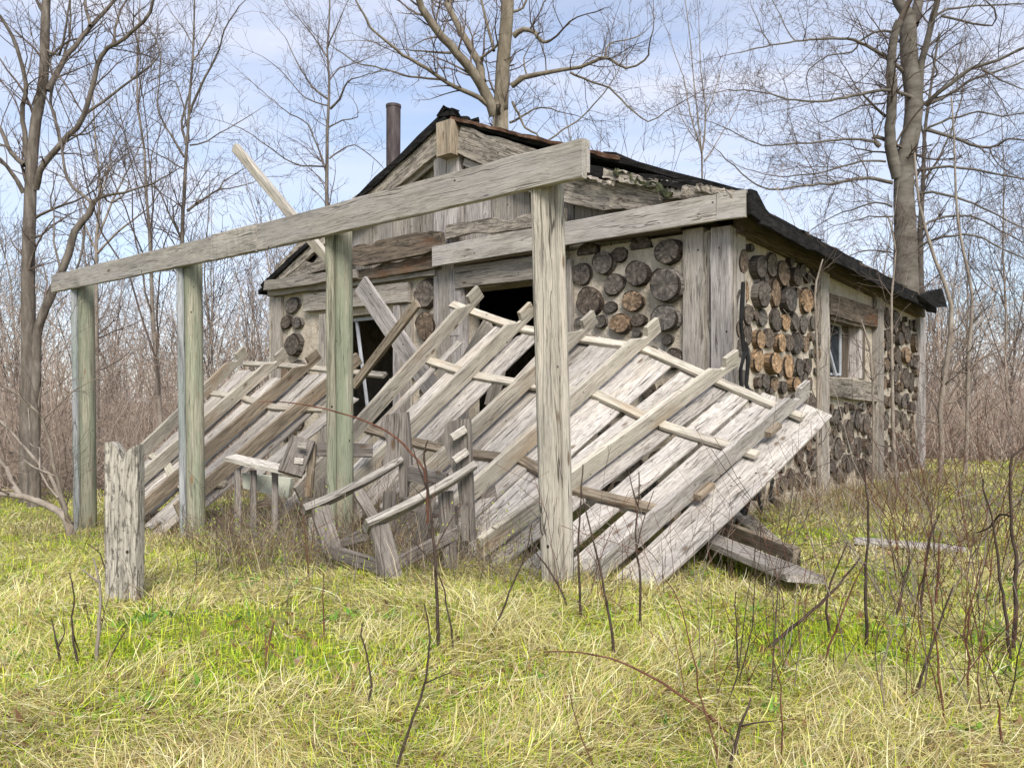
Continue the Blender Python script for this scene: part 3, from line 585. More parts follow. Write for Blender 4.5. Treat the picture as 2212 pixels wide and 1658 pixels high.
beam = thing('pergola_beam', 'long spliced grey timber beam laid across the four pergola posts', 'beam', frontP(690, 480, -3.40))
def bm(name, a, b, v, h, t, m='beam'):
    pa, pb = frontP(*a, v), frontP(*b, v); q = MB(); q.board(pa, pb, UP, h, t, n=18, rough=.003, ch=.006); q.build(name, m, beam)
bm('timber', (559, 514), (1262, 341.5), -3.43, .225, .05); bm('timber', (115, 613), (459.5, 537.5), -3.43, .215, .05); bm('splice_board', (461.3, 535.3), (556.9, 513.2), -3.445, .232, .055)
bm('backing_timber', (1010, 402), (1269, 336), -3.37, .19, .045)
# ---------------------------------------------------------------- the fallen porch roof
def PS(rails, s, t):
    i = max(0, min(len(rails)-2, int(math.floor(s)))); f = s-i
    return (rails[i][0].lerp(rails[i][1], t)*(1-f))+(rails[i+1][0].lerp(rails[i+1][1], t)*f)
def PN(rails, s, t):
    a = PS(rails, s+.05, t)-PS(rails, s-.05, t); b = PS(rails, s, t+.05)-PS(rails, s, t-.05)
    n = a.cross(b).normalized(); return n if n.dot(V((0, -1, 1))) > 0 else -n
RH = .155
def rafter(rails, i, t0, t1, root, mat, notch=True, jagb=0):
    p0, p1 = PS(rails, i, t0), PS(rails, i, t1); n = PN(rails, i, .5); a = (p1-p0); L = a.length; a = a/L; n = (n-a*n.dot(a)).normalized(); h = RH/2
    if notch: prof = [(0, -h), (L, -h), (L-.01, h*1.0), (L-.20, h*1.0), (L-.21, -h*.15), (L-.26, -h*.10), (L-.42, h), (0.03, h)]
    else: prof = [(0, -h), (L, -h), (L-.02, h), (0.03, h)]
    th = a.cross(n).normalized(); q = MB(); q.prism([p0+a*x+n*y for x, y in prof], th, .042, a); return q.build('rafter', mat, root)
def purlin(rails, s0, s1, t, root, mat, dt=0.0, w=.092):
    pts, ups = [], []; n = max(4, int((s1-s0)*3)+1)
    for k in range(n):
        s = s0+(s1-s0)*k/(n-1); tt = t+dt*k/(n-1); nn = PN(rails, s, tt); pts.append(PS(rails, s, tt)-nn*(RH/2+.021)); ups.append((PS(rails, s, tt+.05)-PS(rails, s, tt-.05)).normalized())
    q = MB(); q.sweep(pts, ups, w, .038, ch=.004); return q.build('purlin', mat, root)
def sheath(rails, s, w, t0, t1, root, mat, skew=0.0, jag=(.07, .07)):
    pts, ups = [], []; off, ph = random.uniform(0, .016), random.random()*6
    for k in range(9):
        t = t0+(t1-t0)*k/8; ss = s+skew*(t-.5); nn = PN(rails, ss, t); pts.append(PS(rails, ss, t)-nn*(RH/2+.042+.014+off+.012*math.sin(t*3+ph))); ups.append((PS(rails, ss+.05, t)-PS(rails, ss-.05, t)).normalized())
    q = MB(); q.sweep(pts, ups, w, .026, jag=jag, edge=.010); return q.build('sheathing_board', mat, root)
RR = [(P(640, 1070, 7.3), P(1037, 628, 8.8)), (P(722, 1088, 6.85), P(1150, 664, 8.3)), (P(822, 1115, 6.4), P(1285, 683, 7.95)), (P(948, 1124, 5.95), P(1422, 700, 7.6)), (P(1030, 1188, 5.45), P(1592, 770, 7.25)), (P(1288, 1232, 4.85), P(1745, 838, 6.9))]
panel = thing('fallen_porch_roof', 'large collapsed porch roof panel of pale boards, rafters and purlins tilted against the cabin front', 'roof panel', G(1180, 1200))
for i in range(6): rafter(RR, i, 0, 1, panel, ['rafter', 'rafter', 'rafter', 'rafter', 'rafter', 'deck'][i])
purlin(RR, -.42, 5.18, .925, panel, 'rafter', -.03); purlin(RR, -.05, 5.12, .655, panel, 'rafter', -.02); purlin(RR, -.1, 5.0, .32, panel, 'rafter_brown', -.02)
s = .12
tops = [.90, .88, .91, .86, .9]
bl = []                                              # (s, width, t0, t1, skew)
bl += [(-.38, .15, -.05, .55, .0), (.12, .09, .1, .80, .25), (.50, .15, -.02, .93, .30), (1.02, .10, .3, .9, .10), (1.20, .22, -.04, .95, .0), (1.72, .19, -.03, .90, -.12), (2.02, .2, -.05, .93, .0)]
s = 2.33
for w, gp, t1, sk in ((.21, .008, .95, .0), (.22, .035, .93, .0), (.23, .008, .90, -.03), (.24, .055, .95, .0), (.22, .01, .92, .03), (.24, .012, .94, .0), (.21, .03, .90, -.02), (.23, .008, .96, .02), (.22, .075, .93, .0), (.17, .02, .97, .0)):
    if s > 4.98: break
    bl.append((s, w, -.05+random.uniform(-.03, .03), t1, sk)); s += (w+gp)/.73
for s, w, t0, t1, sk in bl: sheath(RR, s, w, t0, t1, panel, random.choice(['deck', 'deck', 'deck', 'old' if s < 2.5 else 'deck']), sk)
sheath(RR, 5.17, .31, -.07, 1.0, panel, 'deck', 0, (.0, .0))
n6 = PN(RR, 5, .5)
for t in (.72, .36):                                 # cleats beside the last rafter
    p = PS(RR, 5.06, t)-n6*.05; q = MB(); q.board(p, p+(PS(RR, 5.06, t+.05)-PS(RR, 5.06, t)).normalized()*.2, n6, .045, .06); q.build('cleat', 'rafter_brown', panel)
SR = [(P(262, 1018, 9.25), P(530, 758, 11.2)), (P(290, 1045, 9.0), P(617, 760, 10.9)), (P(300, 1105, 8.75), P(688, 763, 10.5)), (P(392, 1093, 8.5), P(776, 772, 10.1))]
panel2 = thing('fallen_roof_section', 'smaller collapsed roof section of brown rafters and loose boards lying left of the grey chair', 'roof panel', G(400, 1115))
for i in range(4): rafter(SR, i, -.03, 1, panel2, ['rafter', 'rafter', 'rafter_brown', 'rafter_brown'][i])
purlin(SR, .08, 3.75, .935, panel2, 'rafter'); purlin(SR, .02, 3.35, .66, panel2, 'rafter'); purlin(SR, .1, 3.1, .17, panel2, 'rafter')
s = .22
while s < 3.2:
    w = random.choice([.13, .16, .19, .22]); sheath(SR, s, w, -.06+random.uniform(-.05, .08), .9+random.uniform(-.10, .03), panel2, random.choice(['deck', 'old', 'deck', 'old']), random.uniform(-.1, .1)); s += (w+random.choice([.01, .02, .06, .1]))/.78
sheath(SR, 3.5, .2, .18, .78, panel2, 'deck', .25, (.15, .02))
# loose timbers
rnd_ = lambda: random.uniform(-.6, .6)
def loose(name, label, cat, mat, a, b, w, t, up, group=None, **kw):
    q = MB(); q.board(a, b, up, w, t, n=max(6, int((b-a).length/.15)), **kw); pr = dict(label=label, category=cat)
    if group: pr['group'] = group
    return q.build(name, mat, None, **pr)
loose('brace_timber', 'long grey timber slanting up into the sky behind the pergola beam', 'timber', 'post', frontP(748, 608, -3.12), frontP(509, 319, -3.12), .082, .06, UP)
loose('leaning_plank', 'wide grey plank leaning across the dark window opening of the cabin', 'plank', 'lav', frontP(985, 915, -1.15), frontP(779, 612, -1.15), .24, .05, D2+UP*.4, jag=(.05, .02))
loose('leaning_batten', 'thin dark batten leaning below the log ends beside the dark window opening', 'batten', 'rafter_brown', frontP(765, 832, -1.6), frontP(902, 655, -1.6), .10, .05, D2+UP*.3)
loose('leaning_board', 'short broken board leaning inside the doorway behind the roof panel', 'board', 'old', frontP(905, 960, -.62), frontP(1063, 690, -.62), .2, .03, D2+UP*.3, jag=(.02, .1))
loose('leaning_board', 'weathered board standing upright in the doorway behind the roof panel', 'board', 'old', frontP(1060, 880, -.3), frontP(1100, 690, -.3), .2, .03, D2, jag=(.02, .02))
a, b = G(1450, 1172), G(1748, 1292); loose('fallen_plank', 'wide weathered plank on the grass sticking out from under the right of the roof panel', 'plank', 'old', a+V((0, 0, .15)), b+V((0, 0, .10)), .27, .045, (b-a).cross(UP).normalized()+UP*.12, edge=.01, jag=(.02, .12))
a, b = G(1470, 1150), G(1722, 1236); loose('fallen_plank', 'narrow grey plank lying just behind the wide plank right of the roof panel', 'plank', 'rafter_brown', a+V((0, .0, .17)), b+V((0, .0, .09)), .13, .055, UP, jag=(0, .06))
a, b = G(1600, 1120), G(1700, 1210); loose('broken_board', 'small broken board on the ground below the corner of the cabin', 'board', 'rotgrey', a+V((0, 0, .04)), b+V((0, 0, .03)), .16, .03, (b-a).cross(UP), jag=(.1, .1))
a, b = G(1840, 1178), G(2095, 1202); loose('grey_board', 'flat pale board half hidden in the grass right of the cabin', 'board', 'deck', a+V((0, 0, .04)), b+V((0, 0, .05)), .19, .03, (b-a).cross(UP), jag=(.05, .1))
a, b = G(1530, 1105), G(1570, 1098); loose('splintered_board', 'splintered board end poking out beneath the right edge of the roof panel', 'board', 'old', P(1480, 1098, 6.6), P(1600, 1100, 6.9), .13, .03, V((0, .7, .7)), jag=(.05, .15))
a, b = G(300, 1118), G(500, 1150); loose('sill_timber', 'dark rotten timber on the ground under the left roof section', 'timber', 'rotten', a+V((0, 0, .06)), b+V((0, 0, .06)), .12, .14, UP, jag=(.1, .1), edge=.03)
a, b = G(960, 1216), G(1065, 1180); loose('broken_timber', 'short broken timber on the ground between the grey chair and the near post', 'timber', 'rafter', a+V((0, 0, .1)), b+V((0, 0, .13)), .15, .08, UP, jag=(.08, .1))
# notched slab
Yd = 4.75; pts = [(236, 1318), (234, 1180), (234, 955), (246, 953), (256, 962), (264, 976), (271, 991), (277, 984), (284, 972), (296, 963), (304, 959), (305, 1120), (304, 1318)]
q = MB(); rg = []
for k in range(len(pts)):
    (x0, y0), (x1, y1) = pts[k], pts[(k+1) % len(pts)]; m_ = max(1, int(math.hypot(x1-x0, y1-y0)/18))
    rg += [(x0+(x1-x0)*i/m_+random.uniform(-.7, .7), y0+(y1-y0)*i/m_) for i in range(m_)]
q.prism([P(x, y, Yd) for x, y in rg], V((0.12, 1, 0)), .075, UP); q.build('notched_slab', 'slab', None, label='thick lichen grey wooden slab with a V notch in its top standing upright in the grass', category='slab')
a = G(682, 1192); q = MB(); q.cyl(a-UP*.1, P(680, 1118, a.y), .055, .05, n=12, segs=5, rough=.06); q.build('post_stub', 'white', None, label='short peeling white post stub in the weeds beside the grey chair', category='post stub')
a = G(548, 1182); q = MB()
for k in range(5): q.cyl(a+V((random.uniform(-.12, .12), random.uniform(-.05, .05), -.1)), a+V((random.uniform(-.05, .05), 0, .12+.05*random.random())), .14, .03, n=16, segs=5, rough=.12)
q.build('moss_mound', 'mound', None, smooth=True, label='small pale mossy mound in the weeds in front of the smaller roof section', category='mound')
# ---------------------------------------------------------------- chairs
ch = thing('garden_chair', 'broken grey wooden armchair with two pale arms slanting towards the camera', 'chair', G(850, 1225))
hd = V((.84, .54, 0)).normalized(); hn = V((hd.y, -hd.x, 0))      # chair depth direction and its sideways normal
def cb(name, mat, a, b, w, t, up, par=ch, **kw):
    q = MB(); q.board(a, b, up, w, t, n=7, rough=.002, **kw); return q.build(name, mat, par)
def arm(a, b, w):
    q = MB(); n = 10; pts = [a.lerp(b, i/(n-1))-UP*.022*math.sin(3.14*i/(n-1)) for i in range(n)]
    q.sweep(pts, hn+UP*.75, [w*(1.05-.05*i/n if i < 5 else 1.0-.1*(i-4)) for i in range(n)], .05, ch=.010, rough=.003); return q.build('arm', 'arm', ch)
arm(P(655, 1102, 5.5), P(868, 992, 5.95), .10); arm(P(790, 1136, 4.9), P(1026, 1004, 5.35), .112)
def back(pts, Yc, xc):
    p0 = P(xc, 1000, Yc); nn = V((.25, 1, 0)).normalized(); q = MB(); q.prism([ray(x, y, p0, nn) for x, y in pts], nn, .045, UP); return q.build('back_post', 'chair', ch)
c6 = lambda L: [(612+.362*x*.72, 828+.362*y*.72) for x, y in L]
back(c6([(815, 340), (838, 268), (905, 250), (1035, 235), (1045, 330), (1058, 500), (1070, 690), (1052, 700), (1030, 940), (972, 935), (965, 760), (968, 640), (900, 650), (850, 672), (815, 662), (842, 610), (868, 540), (858, 450)]), 6.0, 860)
back(c6([(1330, 440), (1345, 370), (1375, 318), (1450, 298), (1550, 290), (1558, 420), (1562, 600), (1570, 760), (1592, 1290), (1490, 1300), (1475, 1050), (1450, 820), (1380, 640), (1360, 560), (1335, 500)]), 5.42, 990)
for (x0, y0, x1, y1) in ((1395, 450, 1510, 375), (1415, 640, 1525, 560)):
    (a, b) = c6([(x0, y0), (x1, y1)]); cb('cleat', 'arm', P(*a, 5.32), P(*b, 5.36), .05, .03, UP)
cb('back_rail', 'chair', P(885, 1022, 5.95), P(965, 1040, 5.5), .12, .03, UP); cb('back_rail', 'chair', P(875, 1088, 5.95), P(985, 1108, 5.5), .10, .03, UP)
cb('leg', 'chair', P(842, 1060, 5.9), P(838, 1180, 5.9), .09, .04, hd); cb('leg', 'chair', P(962, 1060, 5.35), P(972, 1225, 5.3), .10, .04, hd)
cb('front_leg', 'chair', P(690, 1095, 5.55), P(718, 1190, 5.5), .13, .045, hd); cb('front_leg', 'chair', P(818, 1135, 4.95), P(850, 1255, 4.85), .13, .045, hd)
cb('stretcher', 'chair', P(772, 1060, 5.7), P(815, 1130, 5.65), .08, .035, hd); cb('front_rail', 'chair', P(712, 1190, 5.4), P(826, 1225, 4.9), .09, .04, UP); cb('side_rail', 'chair', P(715, 1190, 5.5), P(800, 1140, 5.9), .07, .035, UP)
cb('side_rail', 'chair', P(838, 1225, 4.9), P(985, 1150, 5.35), .08, .035, UP); cb('seat_slat', 'chair', P(735, 1175, 5.6), P(790, 1160, 5.5), .05, .03, UP); cb('seat_slat', 'chair', P(930, 1070, 5.5), P(905, 1180, 5.45), .08, .03, hd)
c2 = thing('slatted_chair', 'dark wooden armchair sunk in weeds with a pale arm and slats behind the split post', 'chair', G(580, 1150))
Z5 = lambda x, y: (216+.293*x, 684+.293*y)
cb('arm', 'arm', P(*Z5(965, 1040), 7.3), P(*Z5(1470, 1150), 6.7), .12, .045, V((.5, .8, .2)), c2)
cb('back_post', 'chair', P(*Z5(1500, 900), 6.75), P(*Z5(1400, 1160), 6.6), .20, .05, V((1, .2, 0)), c2); cb('back_post', 'rafter_brown', P(*Z5(1570, 940), 6.8), P(*Z5(1540, 1330), 6.7), .06, .05, V((1, 0, 0)), c2)
cb('back_rail', 'chair', P(*Z5(1560, 975), 6.85), P(*Z5(2010, 985), 6.9), .12, .035, UP, c2)
for k, x in enumerate((1015, 1130, 1290)):
    cb('slat', 'chair', P(*Z5(x, 1120+k*12), 7.25-k*.1), P(*Z5(x+(5-k)*3-8, 1620-k*14), 7.05-k*.1), .055, .03, V((1, 0, 0)), c2)
q = MB(); q.prism([P(*Z5(x, y), 7.3) for x, y in ((1060, 1150), (1420, 1190), (1400, 1330), (1240, 1300), (1070, 1260))], V((.3, 1, 0)), .06); q.build('cushion', 'pad', c2)
for (x, y) in ((1465, 945), (1440, 1060)): cb('cleat', 'arm', P(*Z5(x-5, y), 6.62), P(*Z5(x+60, y+6), 6.62), .05, .02, UP, c2)
for k in range(16):
    px, py = random.uniform(560, 1060), random.uniform(1085, 1190); a = G(px, 1190); Yd_ = a.y+random.uniform(.1, .5); c = P(px, py, Yd_); an = random.uniform(-.9, .9); l_ = random.uniform(.2, .45)
    d = V((math.cos(an), random.uniform(-.3, .3), math.sin(an)*.8)).normalized(); c.z = max(c.z, float(gz(c.x, c.y))+.05)
    loose('rotten_board', 'short dark rotten board in the rubble around the grey chair', 'board', random.choice(['rotten', 'chair', 'darkbeam']), c-d*l_/2, c+d*l_/2, random.uniform(.05, .11), .03, UP+V((rnd_(), 0, 0)), group='rotten boards around the grey chair', jag=(.06, .06), edge=.015)
# black rubber strips and tarp hanging at the right corner
def strip(label, pts, w, nm='rubber_strip', grp=None):
    q = MB(); P3 = [ray(x, y, W(-.2, 0, 0), D2) for x, y in pts]; q.sweep(P3, D1+UP*.2, w, .02, rough=.008); return q.build(nm, 'strip', None, label=label, category='strip', **({'group': grp} if grp else {}))
strip('long black strip hanging down the cabin corner beside the pale post', [(1606, 610), (1603, 660), (1601, 700), (1608, 760), (1600, 800), (1603, 850)], .05)
strip('black strip drooping below the first, bulging beside the log ends at the corner', [(1610, 740), (1617, 780), (1612, 830), (1622, 860), (1630, 900)], .06)
for lab, pts, w in (('twisted black strip touching the grass under the right tip of the roof panel', [(1645, 965), (1655, 1000), (1668, 1040), (1663, 1075), (1690, 1095)], .07), ('broad black strip hanging under the right edge of the roof panel', [(1610, 990), (1600, 1040), (1612, 1085), (1600, 1125)], .12), ('narrow black strip trailing into the grass between two others under the roof panel', [(1630, 985), (1628, 1040), (1642, 1090), (1650, 1130)], .05), ('leftmost black strip in the shade under the roof panel edge', [(1575, 1010), (1580, 1060), (1570, 1110)], .10)): strip(lab, pts, w)
loose('prop_post', 'upright weathered post standing in the shade under the right edge of the roof panel', 'post', 'rotgrey', ray(1570, 1125, W(0, -.3, 0), D1), ray(1568, 985, W(0, -.3, 0), D1), .2, .12, D2)
# ---------------------------------------------------------------- bare trees
rnd = random.random; rg_ = random.gauss
def smooth(pts, step):
    """Catmull-Rom through traced points, with small natural crookedness"""
    out = []; n = len(pts)
    for i in range(n-1):
        p0, p1, p2, p3 = pts[max(i-1, 0)], pts[i], pts[i+1], pts[min(i+2, n-1)]; m_ = max(2, int((p2-p1).length/step))
        for k in range(m_):
            t = k/m_; out.append(0.5*((2*p1)+(p2-p0)*t+(2*p0-5*p1+4*p2-p3)*t*t+(3*p1-p0-3*p2+p3)*t**3))
    out.append(pts[-1]); return out
def grow(lines, p, d, L, r, lev, opt):
    """one crooked twig with its side twigs; appends (pts, radii)"""
    n = max(3, min(9, int(L/opt['seg'])+2)); st = L/(n-1); pts = [p.copy()]; rad = [r]; d = d.normalized(); q = p.copy()
    ck, trop = opt['crook'], opt['trop']
    kids = []
    for i in range(1, n):
        d = (d+V((rg_(0, ck), rg_(0, ck), rg_(0, ck)+trop))).normalized(); q = q+d*st; pts.append(q); rad.append(max(opt['rmin']*.8, r*(1-0.72*i/(n-1)))); kids.append((q, d, 1-i/n))
    lines.append(([tuple(x) for x in pts], rad))
    if lev <= 0: return
    nk = int(opt['kids']*L/(0.5+0.5*L)*(0.7+0.6*rnd())+.5)
    for _ in range(nk):
        q, dd, f = random.choice(kids); ax = dd.orthogonal().normalized(); ax = (ax*math.cos(s_ := rnd()*6.28)+dd.cross(ax)*math.sin(s_))
        an = R(random.uniform(28, 62)); ll = L*random.uniform(.32, .62)*(.55+.5*f)
        if ll > .12: grow(lines, q, dd*math.cos(an)+ax*math.sin(an), ll, max(opt['rmin'], r*random.uniform(.38, .6)*(.5+.5*f)), lev-1, opt)
DEF = dict(seg=.22, crook=.165, trop=.05, kids=5.2, rmin=.003)
def fuzz(lines, limb, rads, dens, Lr, lev, opt, lo=0.15, up=0.3, rs=.4):
    """side branches along a limb"""
    tot = sum((limb[i+1]-limb[i]).length for i in range(len(limb)-1)); n = int(tot*dens)
    for _ in range(n):
        i = int((lo+(1-lo)*rnd())*(len(limb)-2)); d = (limb[i+1]-limb[i]).normalized(); ax = d.orthogonal().normalized(); s_ = rnd()*6.28
        ax = ax*math.cos(s_)+d.cross(ax)*math.sin(s_); an = R(random.uniform(35, 80)); dd = d*math.cos(an)+ax*math.sin(an)+UP*up
        grow(lines, limb[i], dd, random.uniform(*Lr), max(opt['rmin']*1.2, min(rads[i]*rs, .035*random.uniform(.5, 1))), lev, opt)
def tube_obj(name, lines, sides, mat, root, **kw):
    v, f = tubes(lines, sides); return mesh_np(name, v, f, mat, world_loc(root) if root else V(v.mean(axis=0)), root, smooth=sides > 4, **kw)
def dpath(px, Y, drift=0.0):
    """pixels -> points, depth wandering away from Y along the limb"""
    n = len(px); return [P(x, y, Y+drift*i/max(1, n-1)) for i, (x, y) in enumerate(px)]
def tree(label, Y, trunk, limbs, tmat, fz, name='bare_tree', sc_=1.0, lmat=None, group=None, cat='tree', foot=True, opt=None):
    """trunk: [(px, py, width px)]; limbs: ([(px,py)...], w0, w1, drift)"""
    opt = dict(DEF, **(opt or {})); tp_ = [P(x, y, Y) for x, y, _ in trunk]; base = tp_[0].copy()
    if foot: base.z = float(gz(base.x, base.y))-.1; tp_[0] = base
    t = thing(name, label, cat, base, group); k = Y/F/2
    tr = smooth(tp_, .3); ws = np.interp(np.linspace(0, 1, len(tr)), np.linspace(0, 1, len(trunk)), [w*k for _, _, w in trunk])
    ph = rnd()*9
    tr = [p+V((math.sin(i*.9+ph), math.cos(i*.7+ph), 0))*(.006*sc_) for i, p in enumerate(tr)]
    tube_obj('trunk', [(tr, list(ws))], 14, tmat, t)
    lines = []; fuzz(lines, tr, list(ws), fz['tr'], fz['L'], fz['lev'], opt, lo=fz.get('lo', .3))
    for px, w0, w1, dr in limbs:
        lp = dpath(px, Y, dr); s = smooth(lp, .16); n = len(s); rad = [((w0+(w1-w0)*(i/(n-1))**.8)*k) for i in range(n)]
        s = [p+V((rg_(0, .008), rg_(0, .008), rg_(0, .008))) if 0 < i < n-1 else p for i, p in enumerate(s)]
        tube_obj('limb', [(s, rad)], 8, lmat or tmat, t)
        fuzz(lines, s, rad, fz['lb'], fz['L'], fz['lev'], opt, up=fz.get('up', .3))
        grow(lines, s[-1], s[-1]-s[-2], fz['L'][1]*.8, rad[-1], fz['lev'], opt)
    tube_obj('crown', lines, 3, 'twig', t); return t
c1 = lambda L: [(x*.4343, y*.4343) for x, y in L]
c2_ = lambda L: [(504+.4232*x, .4232*y) for x, y in L]
c3 = lambda L: [(1440+.349*x, .349*y) for x, y in L]
def tk(fn, L, s): return [(*fn([(x, y)])[0], w*s) for x, y, w in L]
def lm(fn, s, *Ls): return [(fn(L), w0*s, w1*s, dr) for L, w0, w1, dr in Ls]
# big tree at the left edge
tree('big furrowed bare tree at the left edge forking into many steep limbs', 13.0,
  tk(c1, [(140, 2480, 84), (140, 1900, 76), (142, 1500, 70), (145, 1100, 66), (155, 850, 62), (180, 600, 56), (215, 420, 50), (222, 200, 45), (228, 60, 42), (240, -200, 36)], .4343),
  lm(c1, .4343, ([(178, 940), (200, 850), (300, 720), (420, 570), (500, 280), (620, 190), (750, 60), (760, -90)], 34, 13, -.8), ([(235, 450), (300, 330), (370, 230), (450, 130), (560, 20), (620, -80)], 30, 14, .6),
     ([(140, 820), (112, 600), (130, 400), (85, 250), (30, 120), (-20, 60)], 28, 14, -.5), ([(420, 570), (560, 470), (690, 370), (790, 280), (765, 180), (700, 110)], 16, 6, .4), ([(450, 130), (425, 40), (420, -60)], 20, 12, .3),
     ([(300, 720), (270, 560), (250, 530), (265, 420), (340, 200), (350, 0)], 18, 8, .8), ([(118, 960), (40, 830), (-30, 770)], 26, 12, -.4), ([(125, 820), (60, 760), (0, 640), (-60, 560)], 28, 14, .3), ([(500, 280), (560, 220), (580, 100), (640, -20)], 20, 8, .6),
     ([(222, 240), (290, 270), (330, 130), (350, -30)], 16, 7, -.4), ([(215, 60), (180, 0), (160, -60)], 18, 10, 0)),
  'bark_brown', dict(tr=1.2, lb=3.4, L=(.5, 1.5), lev=3, lo=.45), sc_=1.0)
tree('crooked dark tree leaning right just beside the big left tree', 12.4,
  tk(c1, [(170, 2480, 70), (180, 1800, 52), (195, 1620, 44), (270, 1440, 42), (340, 1260, 40), (370, 1150, 36), (448, 1060, 32), (458, 1010, 28)], .4343),
  lm(c1, .4343, ([(458, 1010), (400, 960), (330, 890), (305, 700), (250, 530), (200, 440)], 20, 7, .4), ([(458, 1005), (520, 975), (620, 958), (760, 912), (840, 870)], 20, 6, -.5), ([(300, 1350), (270, 1200), (268, 1050)], 14, 6, .4), ([(360, 1180), (420, 1090), (410, 1240), (380, 1340)], 18, 10, 0),
     ([(520, 975), (560, 1010), (640, 940), (600, 880), (480, 790), (440, 640)], 12, 4, .5)),
  'bark_brown', dict(tr=.8, lb=4.2, L=(.4, 1.1), lev=3, lo=.6), sc_=.8)
tree('slender bare tree rising behind the left half of the pergola beam', 16.0,
  tk(c1, [(905, 2300, 34), (905, 1200, 27), (915, 1000, 27), (925, 800, 24), (935, 640, 20), (945, 450, 17), (960, 300, 13), (965, 100, 10), (968, -120, 7)], .4343),
  lm(c1, .4343, ([(925, 720), (905, 600), (940, 470)], 15, 9, .2), ([(915, 780), (850, 670), (785, 540), (795, 380), (800, 260)], 13, 5, .6), ([(945, 560), (1000, 420), (1090, 250), (1115, 150), (1190, 30)], 14, 5, -.6), ([(930, 1050), (1010, 990), (1090, 940), (1110, 900), (1195, 850)], 15, 5, .4), ([(1090, 940), (1200, 925), (1290, 890)], 8, 4, .3),
     ([(905, 1185), (860, 1100), (790, 950), (735, 880)], 13, 4, -.5), ([(945, 722), (1030, 700), (1130, 640), (1250, 570)], 9, 4, .8), ([(918, 840), (740, 745), (650, 730)], 8, 4, -.7), ([(940, 700), (900, 480), (850, 400), (700, 480)], 9, 4, .5), ([(960, 300), (1040, 180), (1080, 60)], 9, 4, .3), ([(962, 240), (900, 120), (850, 60)], 7, 3, .3), ([(870, 1120), (860, 1030), (910, 1010)], 9, 5, 0)),
  'bark_brown', dict(tr=3, lb=4.5, L=(.4, 1.3), lev=3, lo=.3, up=.45), sc_=.7)
tree('fan shaped pale young tree between the crooked tree and the slender tree', 19.0,
  tk(c1, [(480, 2250, 40), (478, 1300, 30), (490, 1100, 26), (495, 900, 16), (475, 700, 11), (460, 450, 6)], .4343),
  lm(c1, .4343, ([(480, 1200), (560, 1000), (680, 760), (750, 630)], 14, 4, .5), ([(480, 1260), (600, 1140), (760, 1010), (830, 880)], 14, 4, -.4), ([(490, 1000), (540, 850), (560, 700), (640, 560)], 11, 3, .4), ([(495, 900), (590, 800), (700, 720)], 9, 3, 0), ([(478, 1250), (420, 1100), (380, 900)], 12, 4, .4)),
  'bark_sap', dict(tr=3, lb=3.6, L=(.4, 1.3), lev=2, up=.6))
# thin tree left of the stovepipe
tree('slim bare tree standing left of the stovepipe above the pergola beam', 17.0,
  tk(c2_, [(478, 2300, 36), (478, 850, 30), (480, 650, 26), (488, 520, 24), (490, 400, 19), (478, 260, 15), (490, 100, 10), (495, -80, 7)], .4232),
  lm(c2_, .4232, ([(488, 510), (400, 440), (330, 330), (265, 190)], 12, 4, .6), ([(495, 555), (540, 510), (570, 440), (605, 405), (730, 370)], 14, 4, -.5), ([(478, 290), (380, 150), (290, 50)], 10, 4, .5), ([(480, 240), (520, 150), (560, 60)], 9, 4, -.3), ([(485, 650), (560, 615), (635, 595), (630, 540)], 9, 4, .4),
     ([(490, 540), (370, 500), (240, 360), (150, 290)], 9, 3, -.6), ([(460, 830), (380, 640), (260, 560), (60, 390)], 10, 3, .8), ([(485, 420), (540, 350), (640, 320), (720, 280)], 8, 3, .4), ([(470, 850), (300, 830), (100, 690), (0, 640)], 10, 4, -.6), ([(490, 810), (620, 740), (760, 850)], 9, 4, .4)),
  'bark_brown', dict(tr=3, lb=4.2, L=(.4, 1.3), lev=3, lo=.25, up=.4))
